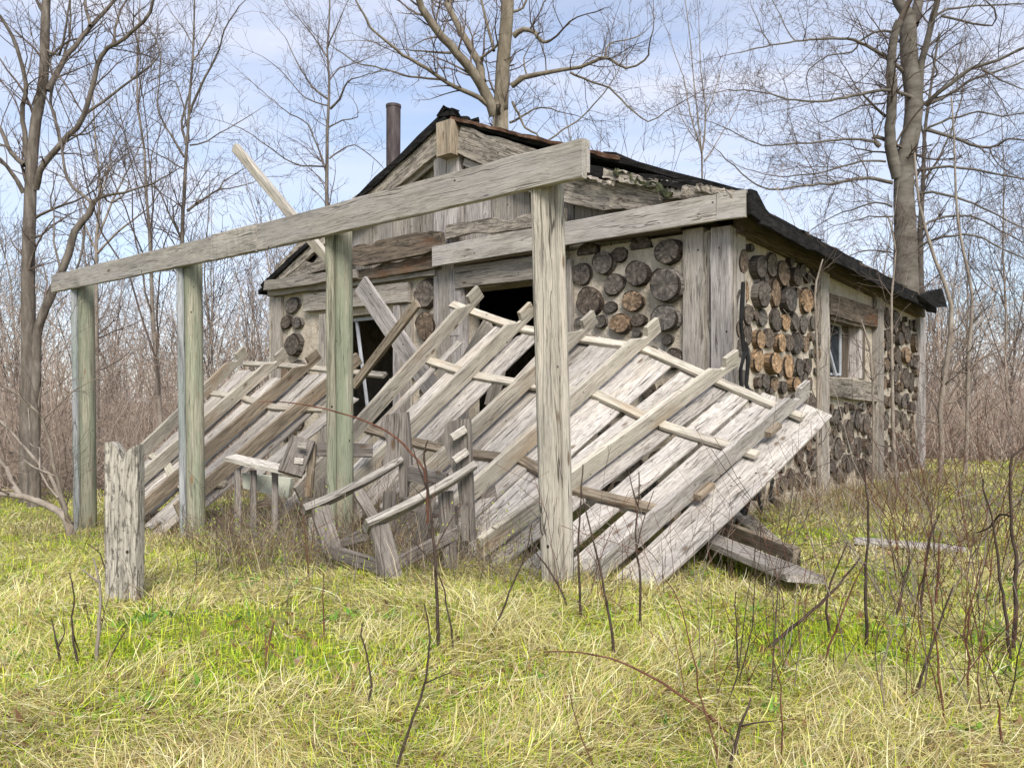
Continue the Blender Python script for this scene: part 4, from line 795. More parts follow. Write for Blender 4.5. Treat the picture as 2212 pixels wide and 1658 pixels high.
# large centre tree behind the ridge
tree('large tan barked tree towering directly behind the cabin ridge', 17.0,
  tk(c2_, [(1365, 2200, 130), (1365, 690, 112), (1362, 600, 104), (1370, 450, 90), (1380, 300, 84), (1395, 100, 72), (1402, -120, 62)], .4232),
  lm(c2_, .4232, ([(1335, 590), (1290, 480), (1240, 390), (1150, 280), (1070, 190), (990, 90), (945, 0), (930, -80)], 60, 30, -.9), ([(1272, 420), (1250, 320), (1190, 210), (1130, 100), (1090, 0), (1075, -80)], 44, 30, .8),
     ([(1340, 575), (1260, 500), (1170, 460), (1090, 420), (990, 350), (900, 300), (830, 250), (700, 140), (640, 30)], 30, 9, -1.2), ([(1080, 410), (900, 390), (760, 350), (620, 315), (500, 230)], 13, 5, .6), ([(1420, 440), (1480, 400), (1600, 370), (1720, 350), (1810, 330), (1880, 295), (1930, 310), (2010, 345), (2100, 310), (2120, 260)], 30, 8, -1.0),
     ([(1720, 370), (1830, 420), (1920, 450), (2010, 540), (2120, 620), (2210, 565)], 13, 6, -.6), ([(1430, 185), (1480, 150), (1540, 165), (1580, 215), (1615, 208)], 32, 14, -.4), ([(1330, 260), (1300, 150), (1265, 0), (1255, -60)], 17, 10, .5), ([(1900, 290), (1915, 220), (2000, 205), (2085, 175)], 11, 5, .4),
     ([(1412, 625), (1500, 580), (1570, 545), (1660, 570)], 14, 6, .6), ([(1425, 520), (1490, 650), (1550, 680), (1570, 730)], 14, 8, -.4), ([(1430, 60), (1480, 40), (1510, -30)], 16, 10, 0), ([(1590, 725), (1750, 620), (1870, 500), (1960, 370), (2010, 240)], 10, 4, .4), ([(1260, 300), (1330, 250), (1350, 220)], 15, 10, -.2), ([(1110, 270), (1000, 265), (890, 255)], 15, 6, -.5), ([(1500, 390), (1480, 300), (1540, 200)], 9, 4, .3)),
  'bark_tan', dict(tr=1.5, lb=4.2, L=(.5, 1.7), lev=3, lo=.45, up=.3), sc_=1.3, name='tall_tree')
# thin tree right of the ridge
tree('thin upright bare tree alone in the sky gap above the right roof slope', 21.0,
  tk(c3, [(225, 2300, 34), (222, 1110, 24), (215, 950, 22), (190, 700, 15), (170, 500, 12), (145, 250, 9), (115, 0, 6), (100, -120, 5)], .349),
  lm(c3, .349, ([(213, 930), (145, 700), (100, 470), (20, 250)], 13, 4, .4), ([(222, 930), (240, 700), (210, 400), (200, 150)], 13, 4, -.4), ([(232, 1000), (330, 850), (440, 660)], 10, 4, .6), ([(235, 720), (280, 620), (345, 400)], 9, 4, .4), ([(200, 880), (120, 780), (70, 660)], 8, 3, .3)),
  'bark_sap', dict(tr=1.2, lb=1.8, L=(.5, 1.6), lev=2, up=1.0))
# the large beech like tree on the right
BL = [([(1460, 440), (1350, 350), (1200, 265), (1080, 235), (930, 245), (800, 255), (650, 280), (460, 325)], 26, 6, -1.2), ([(1590, 640), (1450, 575), (1330, 560), (1100, 605), (930, 630), (750, 610), (600, 570), (380, 555)], 26, 6, -1.5), ([(1355, 720), (1290, 660), (1215, 588)], 20, 9, -.4),
  ([(1310, 880), (1150, 860), (900, 880), (640, 900), (560, 890), (440, 830), (290, 760)], 18, 5, -1.2), ([(1395, 1130), (1250, 1100), (1050, 1130), (850, 1150), (630, 1170), (500, 1100), (300, 920)], 26, 5, -1.4), ([(1355, 1000), (1200, 1000), (1000, 1060), (800, 1090), (600, 1080), (450, 1030)], 15, 4, -.8),
  ([(1395, 1280), (1300, 1250), (1150, 1300), (1050, 1330), (900, 1420)], 14, 5, .8), ([(1400, 200), (1290, 200), (1190, 260), (1150, 320), (1000, 350), (880, 430), (870, 520)], 18, 6, .8), ([(1600, 650), (1700, 560), (1880, 430), (2050, 370), (2230, 290)], 32, 14, -1.0), ([(1610, 650), (1740, 590), (1900, 490), (2080, 430), (2230, 370)], 24, 10, .8),
  ([(1590, 810), (1700, 760), (1930, 690), (2080, 720), (2240, 695)], 17, 8, -.7), ([(1600, 800), (1700, 830), (1880, 890), (2000, 915), (2080, 880), (2120, 860), (2240, 870)], 26, 9, -.9), ([(1550, 1055), (1750, 1030), (1900, 1050), (2230, 1115)], 20, 9, -.8), ([(1560, 1200), (1650, 1190), (1850, 1240), (2000, 1310), (2230, 1420)], 18, 8, -1.0),
  ([(1560, 1530), (1660, 1480), (1780, 1460), (1920, 1465), (2230, 1610)], 18, 8, -1.0), ([(1560, 1420), (1680, 1350), (1880, 1340), (2060, 1420), (2230, 1510)], 18, 7, .6), ([(1350, 640), (1200, 660), (1060, 720), (950, 765), (900, 700)], 11, 4, .5), ([(1400, 1340), (1250, 1340), (1150, 1370)], 12, 6, .6), ([(1640, 480), (1680, 450), (1640, 330), (1700, 250)], 12, 7, -.5), ([(1960, 430), (2080, 500), (2230, 560)], 12, 6, 0),
  ([(1700, 100), (1830, 130), (2020, 160), (2030, 60), (1980, 10)], 17, 8, -.6), ([(1640, 120), (1740, 60), (1900, 40), (2230, 20)], 17, 8, .6), ([(1570, 300), (1700, 400), (1850, 520)], 10, 4, .5), ([(2000, 915), (2050, 1020), (2230, 1120)], 9, 5, 0), ([(1390, 1560), (1250, 1550), (1080, 1600)], 12, 5, .6), ([(1330, 340), (1200, 500), (1050, 560)], 9, 4, -.4), ([(800, 255), (740, 180), (690, 60), (620, -40)], 9, 4, .5), ([(640, 280), (560, 120), (520, 20)], 8, 4, .4)]
tree('large smooth grey tree with long level branches behind the right end of the cabin', 17.0,
  tk(c3, [(1485, 2500, 190), (1480, 1650, 158), (1475, 1400, 156), (1468, 1200, 158), (1478, 1000, 150), (1518, 800, 128), (1528, 600, 116), (1505, 400, 106), (1495, 200, 104), (1500, 110, 100), (1440, 20, 70), (1390, -120, 60)], .349),
  lm(c3, .349, ([(1432, 1100), (1385, 900), (1382, 780), (1395, 600), (1390, 400), (1402, 250), (1440, 130)], 78, 50, -.5), ([(1562, 580), (1580, 380), (1620, 230), (1665, 30), (1690, -100)], 50, 34, -.5), ([(1525, 150), (1550, 60), (1570, -120)], 72, 56, .4), ([(1320, 905), (1280, 870), (1300, 850), (1360, 870)], 30, 24, 0), *BL),
  'bark_beech', dict(tr=2.0, lb=3.9, L=(.5, 1.9), lev=3, lo=.3, up=.12), sc_=.6, name='tall_tree', opt=dict(kids=6, trop=.02, crook=.14))
tree('grey stem half hidden just right of the large smooth tree trunk', 18.5,
  tk(c3, [(1590, 2400, 60), (1570, 1650, 52), (1575, 1300, 46), (1590, 1100, 40), (1600, 800, 26), (1640, 500, 18), (1690, 200, 12)], .349), lm(c3, .349, ([(1590, 1120), (1700, 950), (1800, 700), (1850, 400)], 16, 6, .4), ([(1600, 900), (1560, 700), (1530, 400)], 12, 5, .4)),
  'bark_beech', dict(tr=2, lb=3, L=(.5, 1.5), lev=2, up=.6))
# sprawling shrub at the left edge
c4 = lambda L: [(.4343*x, 576+.4343*y) for x, y in L]
tree('sprawling multi stemmed shrub with curving grey stems at the left edge of the grass', 8.9,
  tk(c4, [(365, 1300, 44), (330, 1255, 38), (240, 1190, 34), (120, 1142, 30), (0, 1128, 26), (-120, 1100, 20)], .4343),
  lm(c4, .4343, ([(355, 1280), (320, 1225), (270, 1080), (150, 930), (60, 830), (-40, 740)], 26, 12, .5), ([(350, 1270), (325, 1200), (290, 1060), (240, 880), (215, 760), (150, 690), (0, 580), (-60, 560)], 22, 8, -.5), ([(100, 1135), (60, 1060), (10, 960), (-30, 900)], 30, 16, .3), ([(215, 755), (370, 620), (520, 540), (640, 505)], 8, 3, -.6), ([(290, 1150), (200, 1010), (190, 900), (150, 880), (140, 700)], 12, 4, .6),
     ([(190, 700), (230, 500), (300, 370)], 8, 3, -.3), ([(280, 1040), (180, 1000), (60, 900), (0, 690)], 9, 4, .4)),
  'bark_sap', dict(tr=1.5, lb=4, L=(.3, .9), lev=2, up=.3), name='sprawling_shrub', cat='shrub', opt=dict(rmin=.0025, seg=.15))
# ---------------------------------------------------------------- saplings and the wood beyond
def sapling(name, label, hgt, r, forks, opt, mat='bark_sap', grp=None, at=None, spread=.35):
    t = thing(name, label, 'sapling', at, grp); o = V(at); lines, main = [], []
    d = V((rg_(0, .05), rg_(0, .05), 1)); n = 12; p = o-UP*.1; tr = [p]
    for i in range(n): d = (d+V((rg_(0, .06), rg_(0, .06), .08))).normalized(); p = p+d*hgt/n; tr.append(p)
    rd = [r*(1-.85*i/n) for i in range(n+1)]; tube_obj('trunk', [([tuple(q) for q in tr], rd)], 6, mat, t)
    for _ in range(forks):
        i = random.randint(2, n-2); a = rnd()*6.28; dd = V((math.cos(a)*spread, math.sin(a)*spread, 1)).normalized()
        grow(lines, tr[i], dd, hgt*(1-i/n)*random.uniform(.4, .85), rd[i]*.55, 2, opt)
    tube_obj('crown', lines, 3, 'twig', t); return t
def dup(root, loc, rz, s, label=None, group=None):
    r = root.copy(); C.objects.link(r); r.location = loc; r.rotation_euler = (0, 0, rz); r.scale = (s, s, s)
    if label: r['label'] = label
    if group: r['group'] = group
    for c in root.children:
        d = c.copy(); C.objects.link(d); d.parent = r
    return r
LB = {'l': ('thin bare sapling in the woods beyond the grass left of the cabin', 'saplings in the woods left of the cabin'), 'm': ('thin bare sapling in the woods behind the cabin roof', 'saplings in the woods behind the cabin'), 'r': ('thin bare sapling in the woods beyond the right end of the cabin', 'saplings in the woods right of the cabin')}
protos = []
for k in range(7):
    at = V((-9+k*.9, 24+k*.3, 0)); at.z = float(gz(at.x, at.y))
    protos.append(sapling('bare_sapling', LB['l'][0], 5.5+.7*k, .028+.004*k, 9+k, dict(DEF, kids=4, trop=.10, crook=.13, seg=.4, rmin=.005), grp=LB['l'][1], at=at))
def inside(x, y, m=.5):
    u, v = uv_of(x, y); return -m < u < 7.9+m and -m < v < 6.8+m
nb = 0
while nb < 84:
    Y = random.uniform(15, 34); px = random.uniform(-250, 2450); x = (px-CX)/F*Y; u, v = uv_of(x, Y)
    if inside(x, Y, 1.2) or (u > 0 and v < 6 and u < 8) or (px > 1560 and px < 1900 and Y < 24): continue
    zone = 'l' if px < 580 else 'm' if px < 1880 else 'r'
    if zone == 'm' and rnd() < .35: continue
    dup(random.choice(protos), V((x, Y, float(gz(x, Y))-.05)), rnd()*6.28, random.uniform(.6, 1.15), *LB[zone]); nb += 1
# named saplings on the right, traced
for lab, pts, w in (('pale leaning sapling with a smooth pale trunk right of the cabin end', [(2025, 1030, 14), (2035, 960, 14), (2032, 880, 13), (2045, 780, 12), (2055, 660, 11), (2020, 560, 9), (1985, 440, 7), (1975, 330, 5)], 10.5),
                    ('second pale sapling standing further right of the leaning one', [(2083, 1010, 12), (2090, 900, 11), (2092, 760, 10), (2100, 640, 8), (2070, 480, 7), (2060, 300, 5), (2055, 210, 4)], 11.5),
                    ('dark sapling growing against the right end of the cabin side wall', [(1942, 1075, 11), (1930, 960, 10), (1928, 800, 8), (1926, 640, 6), (1934, 540, 5), (1920, 470, 4)], 10.2),
                    ('thin grey sapling growing in front of the cabin side window post', [(1884, 1050, 8), (1886, 900, 7), (1880, 760, 5), (1860, 690, 4)], 9.3),
                    ('twiggy vine like sapling climbing the wall post left of the side window', [(1770, 1090, 9), (1765, 960, 8), (1768, 800, 7), (1760, 640, 6), (1768, 590, 5), (1778, 560, 4)], 8.6)):
    Y = G(pts[0][0], pts[0][1]).y if w > 9.9 else w
    tree(lab, min(Y, w) if w > 9.9 else w, [(x, y, wd*.8) for x, y, wd in pts], [], 'bark_sap', dict(tr=5, lb=3, L=(.25, .8), lev=2, lo=.25), name='sapling', cat='sapling', opt=dict(rmin=.0022, seg=.12, crook=.26))
def thicket():
    big, small = [], []; opt = dict(DEF, kids=3.2, trop=.06, crook=.16, seg=.5, rmin=.0055)
    for k in range(1250):
        Y = 14.5+22*rnd()**1.15; px = random.uniform(-500, 2800); x = (px-CX)/F*Y; u, v = uv_of(x, Y)
        if inside(x, Y, .5) or (u > -.5 and v < 6.5 and u < 9): continue
        if px > 560 and px < 1900 and rnd() < .3: continue
        o = V((x, Y, float(gz(x, Y))-.1)); hgt = random.uniform(1.6, 5.0)*(.75+Y/55)
        if px > 1900: hgt *= .75
        d = V((rg_(0, .2), rg_(0, .2), 1)); grow(big, o, d, hgt, random.uniform(.008, .03), 2 if rnd() < .75 else 1, opt)
    for k in range(1900):                            # low brush at the wood's edge
        Y = random.uniform(13.3, 20); px = random.uniform(-500, 2800); x = (px-CX)/F*Y
        u, v = uv_of(x, Y)
        if inside(x, Y, .3) or (u > -.3 and v < 6.5 and u < 9): continue
        o = V((x, Y, float(gz(x, Y))-.05)); d = V((rg_(0, .5), rg_(0, .5), 1)); grow(small, o, d, random.uniform(.6, 1.9), random.uniform(.004, .011), 2, dict(opt, kids=3, seg=.3, rmin=.004, crook=.22, trop=.02))
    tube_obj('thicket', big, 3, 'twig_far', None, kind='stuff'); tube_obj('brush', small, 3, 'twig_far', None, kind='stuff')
thicket()
def far_wood():
    ls = []
    for k in range(1300):
        Y = random.uniform(36, 70); px = random.uniform(-700, 2900); x = (px-CX)/F*Y; o = V((x, Y, -.8)); h = random.uniform(3.0, 6.5)
        grow(ls, o, V((rg_(0, .12), rg_(0, .12), 1)), h, random.uniform(.03, .07), 1, dict(DEF, kids=4, trop=.08, crook=.12, seg=1.0, rmin=.014))
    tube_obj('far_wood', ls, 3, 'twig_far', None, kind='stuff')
far_wood()
# ---------------------------------------------------------------- grass
def frustum(n, y0, y1, pw, margin):
    y = (RN.random(n)*(y1**(1-pw)-y0**(1-pw))+y0**(1-pw))**(1/(1-pw)) if pw != 1 else y0*(y1/y0)**RN.random(n)
    x = (RN.random(n)*2-1)*(0.68*y+margin); return x, y
def keep(x, y, under=True):
    u = (x-A.x)*D2.x+(y-A.y)*D2.y; v = (x-A.x)*D1.x+(y-A.y)*D1.y
    k = ~((u > -.08) & (u < 8) & (v > -.1) & (v < 7))
    if under: k &= ~((u > -.55) & (u < 8) & (v > -2.75) & (v <= -.1))
    return k
def fld(x, y, s, o=0): return np.sin(x*s+o)+np.sin(y*s*1.3+1.7*o+.5)+np.sin((x*.7+y*.9)*s*1.9+o*2.1)+.7*np.sin((x*1.1-y*.8)*s*3.1+o)
def blades(name, x, y, length, width, az, lean, droop, col, z0=0.0, segs=4):
    """curved flat blades: lean = start angle from vertical, droop = extra bend"""
    n = len(x); k = segs+1; t = np.linspace(0, 1, k); z = gz(x, y)+z0
    p = np.zeros((n, k, 3)); p[:, 0] = np.stack([x, y, z-.01], -1); st = length/segs; curl = RN.normal(0, .55, n); az0 = az
    for i in range(1, k):
        a = lean+droop*((i-.5)/segs); c_, s_ = np.cos(a), np.sin(a); az = az0+curl*i/segs
        p[:, i] = p[:, i-1]+np.stack([np.sin(az)*s_, np.cos(az)*s_, c_], -1)*st[:, None]
    gl = gz(p[:, :, 0], p[:, :, 1])+.008+.025*RN.random((n, 1)); p[:, 1:, 2] = np.maximum(p[:, 1:, 2], gl[:, 1:])
    side = np.stack([np.cos(az+RN.normal(0, .5, n)), -np.sin(az), RN.normal(0, .35, n)], -1); side /= np.linalg.norm(side, axis=1, keepdims=True)
    w = width[:, None]*np.array([.75, 1, .9, .65, .08] if k == 5 else np.linspace(1, .1, k))[None]
    L = p+side[:, None]*w[:, :, None]*.5; Rr = p-side[:, None]*w[:, :, None]*.5
    v = np.stack([L, Rr], 2).reshape(-1, 3); b = (np.arange(n)*2*k)[:, None]+np.arange(segs)[None]*2
    f = np.stack([b, b+1, b+3, b+2], -1).reshape(-1, 4)
    shade = (0.75+.35*t)[None, :, None]*np.ones((n, 1, 1)); cc = np.concatenate([np.repeat((col[:, None]*1.0), k, 1), np.ones((n, k, 1))], -1)
    cc = np.repeat(cc[:, :, None], 2, 2).reshape(-1, 4)
    mesh_np(name, v, [f], 'blade', V((0, 5, 0)), None, col=cc, kind='stuff')
def tones(n, cs, jit=.18):
    cs = np.array(cs); c = cs[RN.integers(0, len(cs), n)]; return np.clip(c*(1+RN.normal(0, jit, (n, 1)))+RN.normal(0, .008, (n, 3)), .005, .95)
STRAW = [(.76, .67, .34), (.68, .60, .24), (.82, .74, .46), (.64, .61, .22), (.54, .45, .20), (.40, .28, .13)]
GREEN = [(.44, .55, .04), (.36, .52, .035), (.58, .62, .07), (.22, .40, .03), (.54, .58, .05), (.62, .60, .10)]
# matted dry grass lying in swathes
n = 430000; x, y = frustum(n, 1.7, 15, 1.3, 1.6); k = keep(x, y) & (RN.random(n) < .58+.27*fld(x, y, 1.9, 1)); x, y = x[k], y[k]; n = len(x)
az = fld(x, y, 1.5, 2)*1.5+RN.normal(0, .8, n)+1.4
blades('dry_grass', x, y, np.clip(RN.gamma(3.0, .031, n), .03, .24), (.0012+.00055*y)*RN.uniform(.6, 1.5, n), az, RN.uniform(.8, 1.6, n), RN.uniform(-.5, 1.1, n), tones(n, STRAW, .22), z0=.035*RN.random(n)**2)
# fresh green grass
n = 390000; x, y = frustum(n, 1.7, 15, 1.3, 1.6); k = keep(x, y) & (RN.random(n) < .66+.2*fld(x, y, 1.6, 7)); x, y = x[k], y[k]; n = len(x)
blades('green_grass', x, y, np.clip(RN.gamma(2.6, .016, n), .02, .16), (.0016+.00055*y)*RN.uniform(.6, 1.7, n), RN.uniform(0, 6.28, n), RN.uniform(0, .9, n), RN.uniform(.1, 1.0, n), tones(n, GREEN))
# drooping tussocks
def tussocks():
    X, Y_, AZ, LN = [], [], [], []
    cs = [(G(1100, 1365), .26, 520), (G(1010, 1310), .2, 330), (G(800, 1390), .18, 300), (G(560, 1525), .16, 160), (G(1900, 1480), .2, 260), (G(1980, 1620), .2, 260), (G(1180, 1420), .18, 250), (G(340, 1440), .14, 140), (G(2100, 1500), .2, 220), (G(810, 1545), .15, 160), (G(1500, 1430), .15, 140)]
    for _ in range(70):
        y = random.uniform(2.4, 10); x = random.uniform(-.66, .66)*y
        if keep(np.array([x]), np.array([y]))[0]: cs.append((V((x, y, 0)), random.uniform(.05, .13), 70))
    for c, r, m_ in cs:
        a = RN.normal(rnd()*6.28, 1.1, m_); q = RN.normal(0, r*.55, (2, m_)); X.append(c.x+q[0]); Y_.append(c.y+q[1]); AZ.append(a); LN.append(RN.uniform(.4, 1.3, m_)*(r*.55+.09))
    x, y, az, ln = map(np.concatenate, (X, Y_, AZ, LN)); n = len(x)
    blades('straw_tussocks', x, y, ln, .0027*RN.uniform(.6, 1.7, n), az, RN.uniform(.3, 1.1, n), RN.uniform(.7, 1.9, n), tones(n, STRAW[:4]+[(.46, .37, .19)]), z0=.03*RN.random(n))
tussocks()
# weeds among the chairs and along the walls
n = 80000; x, y = frustum(n, 3.6, 11, 1.0, 0.5); u = (x-A.x)*D2.x+(y-A.y)*D2.y; v = (x-A.x)*D1.x+(y-A.y)*D1.y
k = keep(x, y, False) & (((v > -4.2+.25*np.sin(u*3)) & (v < -2.4) & (u > -.1) & (u < 8) & (RN.random(n) < np.where((u > .3) & (u < 3.2), .55, .25))) | ((u < 0) & (u > -1.2) & (v > .3) & (v < 7))) & (RN.random(n) < .8); x, y = x[k], y[k]; n = len(x); u = (x-A.x)*D2.x+(y-A.y)*D2.y; v = (x-A.x)*D1.x+(y-A.y)*D1.y
blades('tall_dry_weeds', x, y, RN.uniform(.12, .42, n)*np.where((u > .5) & (u < 3.4) & (v > -3.7), 1.7, 1), .0034*RN.uniform(.6, 1.5, n), RN.uniform(0, 6.28, n), RN.uniform(.05, .7, n), RN.uniform(0, 1.3, n), tones(n, [(.42, .33, .18), (.22, .15, .09), (.54, .46, .29), (.12, .085, .055), (.28, .19, .11)]))
# dead leaves
n = 9000; x, y = frustum(n, 1.8, 14, 1.1, 1.5); u = (x-A.x)*D2.x+(y-A.y)*D2.y; k = keep(x, y) & (RN.random(n) < np.where(u < 0, .9, .25)); x, y = x[k], y[k]; n = len(x)
blades('leaf_litter', x, y, RN.uniform(.03, .07, n), RN.uniform(.02, .05, n), RN.uniform(0, 6.28, n), RN.uniform(.9, 1.5, n), RN.uniform(-.4, .8, n), tones(n, [(.26, .15, .07), (.34, .22, .12), (.18, .10, .05), (.42, .32, .2)]), z0=.02, segs=2)
# ---------------------------------------------------------------- traced stems in the grass
cB = lambda L: [(720+.4232*x, 1116+.4232*y) for x, y in L]
cR = lambda L: [(1656+.566*x, 720+.566*y) for x, y in L]
cL = lambda L: [(.358*x, 1116+.358*y) for x, y in L]
def stem(label, pts, w, mat='twig_dark', br=(), name='bare_briar', cat='briar', Y=None, twigs=.6, lean=.0, tl=(.05, .25), group=None):
    base = G(*pts[0]) if Y is None else P(pts[0][0], pts[0][1], Y); Yb = base.y; k = Yb/F/2; n = len(pts)
    main = smooth([P(x, y, Yb+lean*i/(n-1)) for i, (x, y) in enumerate(pts)], .05); m_ = len(main); main = [p+V((rg_(0, .0025), rg_(0, .004), 0)) for p in main]
    w *= 1.2; rad = [max(.0016, w*k*(1-.6*i/(m_-1))) for i in range(m_)]; lines = [([tuple(p) for p in main], rad)]
    if Y is None: lines[0][0][0] = (main[0].x, main[0].y, main[0].z-.06)
    for b in br:
        s = smooth([P(x, y, Yb+lean*.5+.1*i) for i, (x, y) in enumerate(b)], .05); lines.append(([tuple(p) for p in s], [max(.0013, w*k*.55*(1-.6*i/len(s))) for i in range(len(s))]))
    opt = dict(DEF, seg=.05, rmin=.0011, crook=.22, kids=2)
    for _ in range(int(m_*.05*twigs*10*.35)):
        i = random.randint(m_//4, m_-1); d = (main[min(i+1, m_-1)]-main[i-1]).normalized(); a = rnd()*6.28; grow(lines, main[i], d+V((math.cos(a), math.sin(a)*.6, .2)), random.uniform(*tl), rad[i]*.45, 1 if rnd() < .3 else 0, opt)
    v, f = tubes(lines, 5); pr = dict(label=label, category=cat)
    if group: pr['group'] = group
    return mesh_np(name, v, f, mat, base, None, smooth=True, **pr)
stem('long dark curved stem with one side twig at the bottom edge left of centre', cB([(300, 1330), (370, 1130), (440, 930), (490, 710), (485, 540), (460, 440)]), 6, br=[cB([(465, 850), (530, 820), (605, 790)])], twigs=.1)
stem('short dark S shaped stem in the grass left of the long curved stem', cB([(155, 990), (195, 870), (180, 750), (145, 600), (155, 535)]), 5, twigs=.05)
stem('tall dark stem rising in front of the chair at the centre', [(950, 1402), (945, 1330), (940, 1210), (930, 1100), (920, 1020), (917, 975), (924, 950)], 7, br=[[(938, 1190), (970, 1130), (1000, 1085)], [(925, 1060), (905, 1010), (890, 960)]], twigs=.5)
stem('stem close beside the tall dark one in front of the chair, bending left', cB([(615, 690), (600, 560), (570, 380), (520, 250), (430, 150), (400, 60)]), 4, twigs=.5)
stem('straight blackish stem standing right of the near pergola post', [(1254, 1340), (1252, 1250), (1250, 1173), (1255, 1080), (1259, 1003)], 5.5, twigs=.2)
stem('dark stem leaning left, just right of the straight blackish stem', [(1330, 1424), (1316, 1326), (1290, 1200), (1272, 1130), (1257, 1058)], 6, twigs=.1)
stem('forked knobbly stem in front of the rightmost rafter', [(1384, 1360), (1383, 1250), (1372, 1150), (1379, 1080), (1381, 1020)], 5.5, br=[[(1375, 1190), (1388, 1130), (1412, 1060)], [(1380, 1100), (1365, 1050), (1358, 1015)]], twigs=.5)
stem('long reddish bramble arching over the grass near the bottom right of centre', cB([(2030, 1120), (1950, 1040), (1820, 940), (1600, 800), (1400, 720), (1200, 685), (1075, 690)]), 6.5, 'twig_red', name='bramble_cane', cat='bramble', Y=2.62, lean=.5, twigs=.15)
stem('dark crossing stem at the bottom edge where the reddish bramble ends', cB([(2005, 1330), (2060, 1130), (2100, 1010), (2135, 925)]), 8, br=[cB([(2085, 1065), (2150, 1050), (2260, 1038)]), cB([(2090, 1330), (2060, 1190), (2020, 1080)])], twigs=.1)
stem('thin reddish stem right of centre slanting left through the grass', cB([(1975, 1300), (1920, 1060), (1850, 780), (1800, 550), (1760, 430), (1695, 320)]), 4, 'twig_red', twigs=.2)
stem('thin upright stem left of the dark diagonal stick', cB([(2070, 815), (2062, 660), (2055, 540), (2050, 380)]), 4.5, twigs=.1)
stem('slender stem at the bottom edge below the near post leaning right to left', cB([(1345, 1320), (1300, 1200), (1250, 1070), (1210, 890)]), 3.5, 'twig_red', twigs=.2)
stem('forked stem leaning right in front of the broken timber', cB([(790, 620), (850, 510), (920, 330), (960, 250), (1000, 120), (1015, 40)]), 4.5, br=[cB([(960, 250), (1020, 170), (1090, 60)])], twigs=.5)
stem('stem leaning left in front of the base of the near pergola post', cB([(1205, 480), (1150, 350), (1080, 240), (1030, 170), (1010, 90)]), 4.5, twigs=.4)
stem('dark upright stem in front of the cabin side wall near its middle', cR([(385, 1205), (378, 980), (390, 750), (375, 560), (362, 480)]), 7, twigs=.4)
stem('thick dark stick leaning diagonally over the right hand grass', cR([(-20, 1215), (100, 1120), (235, 1000), (300, 930), (362, 856)]), 8, twigs=.2, name='dead_stick', cat='stick')
stem('stem crossing the diagonal stick and leaning to the right', cR([(240, 1160), (232, 1010), (265, 900), (305, 800)]), 6, twigs=.4)
stem('dark leaning stem second from the right edge', cR([(930, 1250), (905, 1040), (875, 800), (850, 650), (826, 555)]), 7, twigs=.3)
stem('thickest dark stem at the right edge with a branch out of the picture', cR([(945, 1215), (950, 950), (935, 700), (930, 560), (945, 470), (990, 425)]), 9, br=[cR([(945, 900), (1000, 850)]), cR([(935, 700), (890, 690), (850, 740), (800, 760)])], twigs=.5)
stem('blackish stem curving up to the right in the middle of the right hand grass', cR([(555, 1425), (600, 1290), (640, 1160), (680, 1060), (711, 965)]), 6, twigs=.3)
stem('long thin reddish stem beside the blackish curved one', cR([(690, 1515), (670, 1360), (645, 1180), (610, 920), (600, 830)]), 4.5, 'twig_red', br=[cR([(610, 920), (585, 960), (560, 1100), (535, 1260)])], twigs=.3)
stem('short bent dark stem with a hooked tip on the right hand grass', cR([(492, 1092), (530, 940), (545, 830), (520, 768)]), 6, twigs=.2)
stem('reddish stem curving right between the two dark right hand stems', cR([(768, 1400), (768, 1130), (790, 970), (825, 865)]), 4.5, 'twig_red', twigs=.3)
stem('reddish briar at the bottom edge left of the right hand tussock', cR([(55, 1690), (50, 1350), (25, 1230), (0, 1140)]), 4, 'twig_red', br=[cR([(50, 1480), (90, 1470), (140, 1475)])], twigs=.15)
stem('straight brown stem on the right hand grass in front of the flat pale board', cR([(640, 1050), (655, 900), (665, 760)]), 6, 'twig_red', twigs=.3)
stem('short stem near the bottom right corner of the grass', cR([(900, 1600), (890, 1480), (883, 1390)]), 6, 'twig_red', twigs=.1)
stem('twiggy stem on the far right grass leaning right behind the straight brown stem', cR([(590, 1100), (605, 900), (630, 760), (660, 690)]), 6, twigs=.7)
stem('stem leaning left below the end of the wide fallen plank', cR([(215, 1290), (260, 1130), (330, 960), (370, 870)]), 5, 'twig_red', twigs=.4)
stem('thick short brown sapling in the grass left of the notched slab foot', cL([(575, 885), (595, 680), (602, 560), (600, 400), (560, 245)]), 8, 'bark_sap', br=[cL([(600, 400), (540, 350), (500, 320)])], twigs=.3)
stem('dark short stem at the far left of the grass', cL([(370, 905), (345, 770), (325, 680), (308, 615)]), 5, br=[cL([(350, 790), (390, 700), (380, 640)])], twigs=.6)
stem('dark stem between the short brown sapling and the far left stem', cL([(470, 905), (445, 760), (435, 600), (445, 480), (422, 335)]), 5, br=[cL([(440, 700), (470, 790), (520, 880)])], twigs=.6)
stem('slanting twig just right of the short brown sapling', cL([(625, 945), (660, 860), (695, 790), (755, 685)]), 4.5, twigs=.3)
stem('pair of snapped reddish stubs in the grass left of centre', cL([(1600, 930), (1615, 800), (1648, 635)]), 7, 'twig_red', br=[cL([(1603, 920), (1605, 800), (1598, 705)])], twigs=.05)
stem('thin straight twig in the grass below the mossy mound', cL([(1950, 745), (1948, 560), (1952, 340)]), 3.5, 'twig_red', twigs=.2)
stem('thin arching twig leaning over the grass left of the notched slab', cL([(640, 430), (640, 330), (600, 220), (520, 160)]), 3.5, twigs=.1)
stem('dark fallen twig lying on the grass at the left edge', cL([(-60, 1165), (60, 1195), (185, 1238)]), 5, name='fallen_twig', cat='twig', Y=G(20, 1540).y, twigs=.05)
